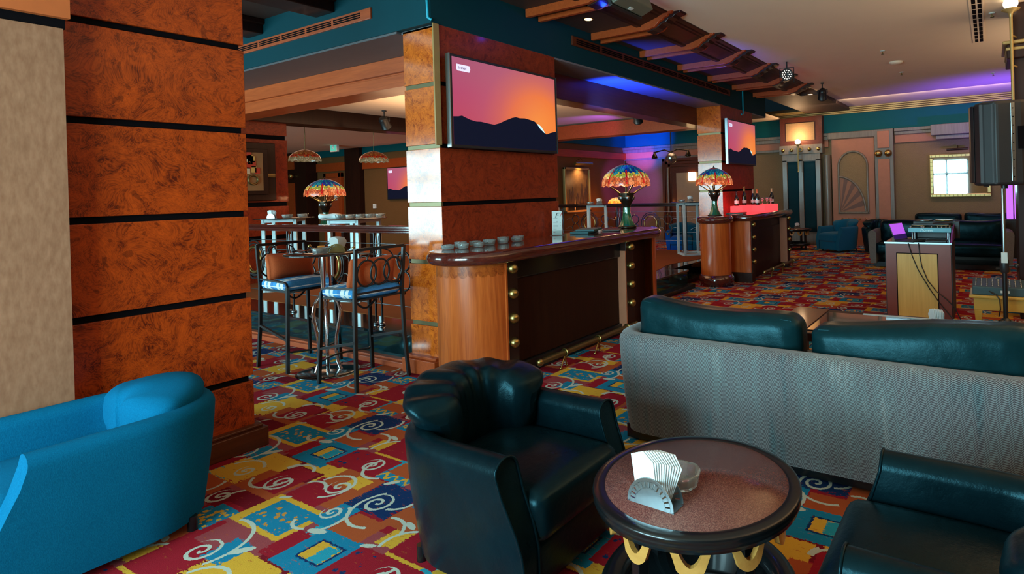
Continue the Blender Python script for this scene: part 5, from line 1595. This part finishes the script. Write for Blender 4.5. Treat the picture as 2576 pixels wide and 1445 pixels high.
for i, pts in enumerate((((-.84, 7.43, .895), (-.80, 7.435, .74), (-.74, 7.435, .58), (-.62, 7.43, .36), (-.53, 7.43, .22), (-.44, 7.43, .10), (-.36, 7.40, .012)), ((-.73, 7.43, .90), (-.72, 7.435, .75), (-.70, 7.43, .62), (-.64, 7.43, .46), (-.55, 7.42, .34), (-.45, 7.42, .26), (-.37, 7.42, .17), (-.30, 7.40, .012)))):
    m = MB(); m.tube(pts, .006, 6); o = m.build('cable', M['black']); tag(o, ('black cable hanging down the maple panel, left one', 'black cable hanging across the right side of the maple panel')[i], 'cable', 'cables on the DJ desk')

# yellow console with mixing desk
r = thing('console_table', 'yellow painted console table with turned feet under the mixing desk', 'table', (.12, 7.1, 0))
m = MB(); m.box((-.21, 6.85, .395), (.62, 7.30, .425)); m.build('top', M['yellow_wood'], r, w=True, bevel=.008)
m = MB(); m.box((-.17, 6.88, .27), (.58, 7.27, .395)); m.build('apron', M['yellow_wood'], r, w=True, bevel=.004)
for x in (-.13, .54):
    for y in (6.92, 7.23):
        m = MB(); m.lathe([(.030, .395), (.034, .34), (.050, .30), (.052, .26), (.038, .14), (.024, .06), (.026, .03), (.034, .0), (0, 0)], 4, (x, y, 0), smooth=False, a0=PI/4, a1=PI/4+2*PI); m.build('leg', M['yellow_wood'], r, w=True, bevel=.006)
r = thing('mixing_desk', 'blue grey mixing desk with rows of knobs on the yellow console table', 'mixing desk', (.13, 7.05, .425))
m = MB(); m.prism([(-.16, 0), (.17, 0), (.17, .12), (.13, .13), (-.16, .085)], -.31, .42, Matrix(((0, 0, 1, 0), (1, 0, 0, 0), (0, 1, 0, 0), (0, 0, 0, 1)))); m.build('body', plain('slate_blue_metal', (.03, .075, .09), .45), r, bevel=.008)
m = MB()
for i in range(14):
    for j in range(5): m.lathe([(.008, 0), (.006, .012), (0, .012)], 6, (-.28+.05*i, -.12+.055*j, .092+.0085*j))
m.build('knob', M['steel'], r)
m = MB(); m.box((-.06, -.163, .03), (.02, -.159, .055)); m.build('plate', M['card'], r)
m = MB(); m.tube([(-.03, 6.875, .47), (.03, 6.84, .44), (.06, 6.83, .40), (.065, 6.835, .30), (.05, 6.86, .22)], .006, 6); o = m.build('cable', M['black']); tag(o, 'black cable hanging from the mixing desk over the yellow console table', 'cable', 'cables on the mixing desk')

# loudspeaker on tripod
r = thing('speaker_stand', 'black tripod speaker stand in front of the yellow console table', 'speaker stand', (.105, 6.62, 0))
m = MB(); m.cyl((0, 0, .22), (0, 0, .82), .022, 12); m.build('lower_pole', M['black'], r)
m = MB(); m.cyl((0, 0, .75), (0, 0, 1.55), .017, 12); m.build('upper_pole', M['steel'], r)
m = MB(); m.lathe([(.03, .70), (.04, .72), (.04, .82), (.03, .84)], 12); m.cyl((.03, 0, .77), (.09, 0, .77), .01, 8); m.ball((.10, 0, .77), .025, 8); m.cyl((-.03, 0, .74), (-.07, -.02, .74), .01, 8); m.build('clamp', M['black_plastic'], r)
m = MB(); m.box((-.026, -.045, .80), (.026, -.02, .90)); m.build('paper_tag', M['card'], r)
m = MB(); m.lathe([(.022, .16), (.05, .18), (.05, .24), (.022, .26)], 12); m.build('hub', M['black'], r)
for k in range(3):
    a = -2.2+k*2*PI/3; C, S = math.cos(a), math.sin(a)
    m = MB(); m.tube([(.04*C, .04*S, .235), (.30*C, .30*S, .12), (.52*C, .52*S, .022)], .014, 8); m.ball((.53*C, .53*S, .018), .018, 8); m.tube([(.03*C, .03*S, .10), (.26*C, .26*S, .13)], .007, 6); m.build('leg', M['black'], r)
m = MB(); m.cyl((0, 0, .05), (0, 0, .22), .015, 8); m.build('bottom_pole', M['black'], r)
r = thing('loudspeaker', 'large black loudspeaker on the tripod stand at the right edge', 'loudspeaker', (.12, 6.62, 1.55), .25)
m = MB(); pts = [(-.20, .17), (-.23, .13), (-.25, -.02), (-.22, -.13), (-.12, -.20), (.10, -.20), (.24, -.14), (.30, -.02), (.30, .17)]
m.prism(pts, 0, .80, smooth=False); m.build('cabinet', M['black_plastic'], r, bevel=.03, seg=3)
m = MB(); m.prism([(-.235, .12), (-.255, -.02), (-.275, .02), (-.262, .14)], .03, .78); m.build('grille', M['black'], r, bevel=.006)
m = MB(); m.prism([(-.225, -.10), (-.135, -.19), (-.115, -.205), (-.235, -.115)], .02, .78); m.build('rounded_edge', M['grey_plastic'], r, bevel=.01)
m = MB(); m.box((.01, -.212, .04), (.045, -.198, .77)); o = m.build('rigging_strip', M['steel'], r, bevel=.003)
m = MB()
for k in range(9): m.cyl((.028, -.2135, .08+k*.08), (.028, -.211, .08+k*.08), .006, 8)
m.build('hole', M['groove'], o)
m = MB(); m.box((.07, -.21, .34), (.22, -.19, .55)); m.build('handle_recess', M['groove'], r)
m = MB(); m.cyl((0, 0, -.03), (0, 0, .005), .03, 12); m.box((-.2, -.12, -.012), (-.16, -.08, 0)); m.box((.16, -.12, -.012), (.2, -.08, 0)); m.build('foot', M['black'], r)

# torch sconce
def torch(label, loc, h, parent_y, glow_m, power):
    r = thing('torch_sconce', label, 'wall sconce', loc, 0, 'torch sconces')
    m = MB(); m.tube([(0, 0, -h), (0, 0, 0)], .012, 10, rads=[.016, .018]); m.ball((0, 0, -h), .026, 10); m.build('rod', M['gold_trim'], r)
    m = MB(); m.lathe([(.016, -.09), (.022, -.05), (.028, -.03), (.09, .0), (.095, .008), (.06, .012), (0, .012)], 20); m.build('cup', M['gold_trim'], r)
    m = MB(); m.ball((0, 0, .075), .075, 18, (1, 1, .95)); m.build('globe', glow_m, r)
    for q in (.55, .25):
        m = MB(); m.cyl((0, 0, -h*q), (.05, parent_y, -h*q), .01, 8); m.build('wall_arm', M['gold_trim'], r)
    lt = point('sconce_light', (0, -.05, .22), power, (1, .62, .32), .09); lt.parent = r
    return r


torch('tall brass torch sconce with a lit globe at the right edge', (.245, 7.72, 3.50), 1.12, .15, M['lamp_globe'], 22)
torch('brass torch sconce with a small lit globe on the teal panelled pilaster', (-4.40, 15.5, 2.70), .72, .2, M['lamp_globe'], 30)

# gilt mirror with picture light
r = thing('framed_mirror', 'gilt framed mirror reflecting bright windows above the far sofas', 'mirror', (-.62, 15.95, 1.22))
m = MB(); x0, x1, z0, z1, f = -1.27, .03, 1.22, 2.27, .085
for a, b in (((x0, 15.90, z0), (x1, 15.99, z0+f)), ((x0, 15.90, z1-f), (x1, 15.99, z1)), ((x0, 15.90, z0+f), (x0+f, 15.99, z1-f)), ((x1-f, 15.90, z0+f), (x1, 15.99, z1-f))): m.box(a, b)
m.build('frame', plain('gilt_frame', (.62, .44, .16), .35, metal=.5), r, w=True, bevel=.018)
m = MB()
for i in range(14):
    x = x0+.05+i*(x1-x0-.1)/13; m.box((x-.006, 15.894, z0+.02), (x+.006, 15.902, z0+f-.02)); m.box((x-.006, 15.894, z1-f+.02), (x+.006, 15.902, z1-.02))
for i in range(10):
    z = z0+.09+i*(z1-z0-.18)/9; m.box((x0+.02, 15.894, z-.006), (x0+f-.02, 15.902, z+.006))
m.build('frame_notch', M['brass_dark'], r, w=True)
m = MB(); m.box((x0+f, 15.93, z0+f), (x1-f, 15.95, z1-f)); m.build('mirror_glass', plain('mirror_silver', (.85, .87, .87), .02, metal=1, var=.03), r, w=True)
r = thing('picture_light', 'dark picture light over the gilt framed mirror', 'picture light', (-.62, 15.9, 2.36))
m = MB(); m.cyl((-.88, 15.78, 2.37), (-.42, 15.78, 2.37), .028, 10); m.build('shade', M['dark_wood'], r, w=True)
m = MB(); m.tube([(-.65, 15.98, 2.42), (-.65, 15.88, 2.46), (-.65, 15.78, 2.40)], .01, 8); m.build('arm', M['brass_dark'], r, w=True)

# violet lit uprights
r = thing('lit_column', 'violet glowing double light column behind the loudspeaker stand', 'light column', (.40, 14.2, 0))
m = MB(); m.box((.18, 14.0, 0), (.62, 14.4, .78)); m.build('plinth', M['black_plastic'], r, w=True, bevel=.01)
for x0, x1 in ((.285, .40), (.425, .52)):
    m = MB(); m.box((x0, 14.05, .80), (x1, 14.15, 1.62)); m.build('light_panel', M['purple_glow'], r, w=True, bevel=.01)
spot('violet_wash', (.45, 13.6, 1.7), (.3, 14.6, 3.6), 260, (.16, .055, 1), 2.3, .9)

# ---------------------------------------------------------------- pieces beyond the raised area
r = thing('framed_picture', 'brass framed sepia picture of figures lit by a brass picture light', 'picture', (-10.1, 13.4, 1.1))
Yp0, Yp1 = 12.75, 13.95
m = MB()
m.box((-10.2, Yp0, 1.02), (-10.12, Yp0+.06, 2.30)); m.box((-10.2, Yp1-.06, 1.02), (-10.12, Yp1, 2.30)); m.box((-10.2, Yp0, 1.02), (-10.12, Yp1, 1.08)); m.box((-10.2, Yp0, 2.24), (-10.12, Yp1, 2.30)); m.build('frame', M['gold_trim'], r, w=True, bevel=.008)
m = MB(); m.box((-10.2, Yp0+.05, 1.06), (-10.15, Yp1-.05, 2.25)); sp = NT('sepia_print'); _o = sp.obj(); sp.set(col=sp.ramp(sp.noise(_o, 2.2, 4, .6), [(.3, (.10, .055, .03)), (.7, (.26, .16, .085))]), rough=.2); o = m.build('print', sp.m, r, w=True)
m = MB()
for y, h, w_ in ((13.0, .62, .10), (13.12, .70, .08), (13.35, .5, .12), (13.55, .78, .11), (13.72, .66, .10), (13.80, .9, .07)):
    m.lathe([(0, 0), (w_, 0), (w_*.9, h*.4), (w_*.55, h*.6), (w_*.65, h*.75), (w_*.25, h*.82), (w_*.3, h*.92), (0, h)], 10, (0, 0, 0), TR(-10.149, y, 1.08) @ Matrix.Diagonal((.03, 1, 1, 1)))
m.build('printed_figures', plain('sepia_dark', (.05, .03, .025), .5), r, w=True)
r = thing('picture_light', 'brass picture light over the sepia picture of figures', 'picture light', (-10.0, 13.4, 2.36))
m = MB(); m.cyl((-9.95, 13.0, 2.40), (-9.95, 13.8, 2.40), .05, 12); m.build('shade', M['brass'], r, w=True)
m = MB(); m.tube([(-10.2, 13.4, 2.5), (-10.05, 13.4, 2.56), (-9.95, 13.4, 2.46)], .012, 8); m.build('arm', M['brass'], r, w=True)
spot('picture_light_beam', (-9.95, 13.4, 2.34), (-10.2, 13.35, 1.5), 45, (1, .55, .2), 2.2, .8)
# amber lamp and seats in the back lounge
r = thing('amber_lamp', 'small amber stained glass lamp glowing in front of the violet wall', 'lamp', (-9.47, 14.3, .78))


def sh2(u, v):
    a = 2*PI*u; z = 1-v; rr = max(.02, .24*(1-z**2)**.6); return (rr*math.cos(a), rr*math.sin(a), .17*z)


m = MB(); m.grid(40, 12, sh2, cu=True); o = m.build('lamp_shade', M['tiffany_o'], r); o.location = (0, 0, .46)
m = MB(); m.lathe([(0, 0), (.10, 0), (.08, .03), (.03, .08), (.045, .2), (.02, .32), (.015, .5), (0, .5)], 20); m.build('base', M['bronze'], r)
lt = point('amber_light', (-9.47, 14.05, 1.15), 14, (1, .25, .05), .1)
r = thing('side_table', 'dark side table under the amber lamp', 'table', (-9.47, 14.3, 0))
m = MB(); m.lathe([(0, .75), (.33, .75), (.33, .78), (0, .78)], 28); m.build('top', M['dark_wood'], r)
m = MB(); m.lathe([(.2, 0), (.2, .03), (.04, .06), (.04, .75)], 16); m.build('pedestal', M['dark_wood'], r)
for i, (x, y, rz, l) in enumerate(((-8.3, 12.6, -.6, 'blue fabric tub armchair behind the far ring railing, left one'), (-6.6, 12.9, .4, 'blue fabric tub armchair behind the far ring railing, near the door'))):
    tub_chair(l, (x, y, 0), PI+rz, fabric('lounge_blue%d' % i, (.004, .07, .14), (.008, .13, .22), 260, .9), fabric('lounge_blue_c%d' % i, (.004, .07, .14), (.008, .13, .22), 260, .9), False)
# skull-like disco fixture with two lamps
r = thing('disco_light', 'mirrored ball fixture with two small lamps hanging before the dark door frame', 'disco light', (-7.55, 14.2, 2.62))
m = MB(); m.ball((0, 0, -.16), .16, 22); 
o = m.build('mirror_ball', plain('mirror_mosaic', (.35, .36, .32), .25, metal=.9, var=.6, scale=40), r)
for p in o.data.polygons: p.use_smooth = False
m = MB(); m.tube([(-.55, 0, .02), (-.2, 0, .08), (0, 0, .0), (.2, 0, .08), (.55, 0, .02)], .018, 8); m.cyl((0, 0, -.02), (0, 0, .83), .015, 8); m.build('arm', M['bronze'], r)
for x in (-.52, .52):
    m = MB(); m.lathe([(.02, .02), (.05, -.03), (.08, -.10), (.085, -.14), (0, -.10)], 14, (x, 0, 0)); m.build('small_lamp', M['bronze'], r)
# framed collage on the reddish pillar
r = thing('framed_collage', 'framed collage with red and gold pieces on the reddish panelled pillar', 'picture', (-9.93, 4.2, 1.7))
m = MB(); m.box((-9.95, 3.92, 1.70), (-9.90, 4.95, 2.42)); m.build('frame', M['dark_wood'], r, w=True, bevel=.008)
m = MB(); m.box((-9.94, 3.98, 1.76), (-9.895, 4.87, 2.36)); m.build('backing', plain('ochre_board', (.28, .15, .06), .5, var=.3, scale=3), r, w=True)
m = MB()
random.seed(9)
for k in range(16):
    y = 4.48+.3*random.random(); z = 2.0+.28*random.random(); m.m = k % 3; m.box((-9.9, y, z), (-9.885, y+.07, z+.10))
m.build('collage_piece', [plain('collage_red', (.5, .04, .02), .4), plain('collage_gold', (.65, .42, .12), .4), plain('collage_cream', (.7, .6, .42), .4)], r, w=True)
m = MB(); m.tube(ring_pts((-9.885, 4.72, 1.93), .07, (0, 1, 0), (0, 0, 1), 20), .015, 6, True); m.build('collage_wheel', M['brass_dark'], r, w=True)
for y in (4.80, 5.0):
    pass
m = MB(); m.puff((-9.922, 4.99, 2.0), (.02, .16, .07), .01, 6); o = m.build('brass_plate', M['brass_dark'], None); tag(o, 'oval brass plate on the frame beside the collage', 'plaque')
r = thing('exit_sign', 'small green lit exit sign beyond the raised area', 'sign', (-16.2, 9.9, 2.95))
m = MB(); m.box((-.17, -.03, 0), (.17, .03, .32)); m.build('case', M['card'], r)
m = MB(); m.box((-.14, -.036, .03), (.14, -.03, .29)); s = m.build('lit_face', M['exit_green'], r)
m = MB(); m.ball((.0, -.04, .22), .03, 8, (1, .2, 1)); m.tube([(.0, -.038, .19), (-.01, -.038, .13)], .022, 6); m.tube([(-.01, -.038, .13), (.05, -.038, .06)], .014, 6); m.tube([(-.01, -.038, .13), (-.06, -.038, .07)], .014, 6); m.tube([(0, -.038, .18), (.06, -.038, .15)], .011, 6); m.build('running_figure', M['paper'], s)
m = MB(); m.cyl((0, 0, .32), (0, 0, .52), .012, 6); m.build('hanger', M['black'], r)
r = thing('wall_socket', 'small white wall socket on the brown papered wall', 'socket', (-16.0, 10.97, 1.28)); m = MB(); m.box((-.06, -.012, 0), (.06, .03, .13)); m.build('plate', M['paper'], r, bevel=.004); m = MB(); m.cyl((0, -.016, .065), (0, -.01, .065), .03, 12); m.build('outlet', M['card'], r)
r = thing('wall_socket', 'white wall socket by the sepia picture of figures', 'socket', (-10.18, 12.5, 1.1)); m = MB(); m.box((-.03, -.05, 0), (.012, .05, .1)); m.build('plate', M['paper'], r, bevel=.004); m = MB(); m.cyl((.01, 0, .05), (.016, 0, .05), .025, 12); m.build('outlet', M['card'], r)

# ---------------------------------------------------------------- coloured stage light, then added warm fill
spot('blue_soffit_wash', (-4.42, 6.3, 2.2), (-4.42, 7.0, 3.1), 800, (.008, .055, 1), 1.4, .9)
spot('blue_frieze_wash', (-8.9, 12.8, 2.4), (-9.4, 16, 3.25), 2200, (.01, .08, 1), .7, .8)
spot('violet_wall_wash', (-8.3, 13.6, 2.3), (-9.95, 15.75, 1.75), 260, (.42, .06, 1), .95, .6)
spot('red_band_wash', (-8.6, 14.2, 2.2), (-9.6, 16, 2.75), 200, (1, .02, .04), .6, .7)
spot('violet_ceiling_wash', (-6.3, 9.6, 2.5), (-7.6, 10.3, 3.14), 60, (.45, .10, 1), 1.3, .9)
spot('blue_rail_wash', (-6.2, 9.3, 2.9), (-6.9, 11.0, .8), 420, (.04, .07, 1), .7, .8)
area('raised_area_fill', (-7.5, 7.2, 3.05), (3, 3), (0, 0, 0), 28, (1, .62, .38))  # warm fill over the raised area, added without a fixture
area('back_lounge_fill', (-7.4, 14.2, 3.4), (1.2, 1.2), (0, 0, 0), 14, (1, .6, .36))  # added fill for the back lounge, no lamp stands there
area('left_hall_fill', (-14.5, 8.2, 3.1), (4, 3), (0, 0, 0), 90, (1, .6, .35))  # unseen fill added to lift the dim left hall
area('raised_area_ceiling_fill', (-7.0, 6.4, 2.3), (2.5, 2), (PI, 0, 0), 60, (1, .62, .34))  # added to brighten the raised area's ceiling, no fixture
area('far_wall_fill', (-1.8, 14.2, 3.5), (5, .4), (.95, 0, 0), 34, (1, .74, .52))  # fill added to lift the far wall, no fitting there
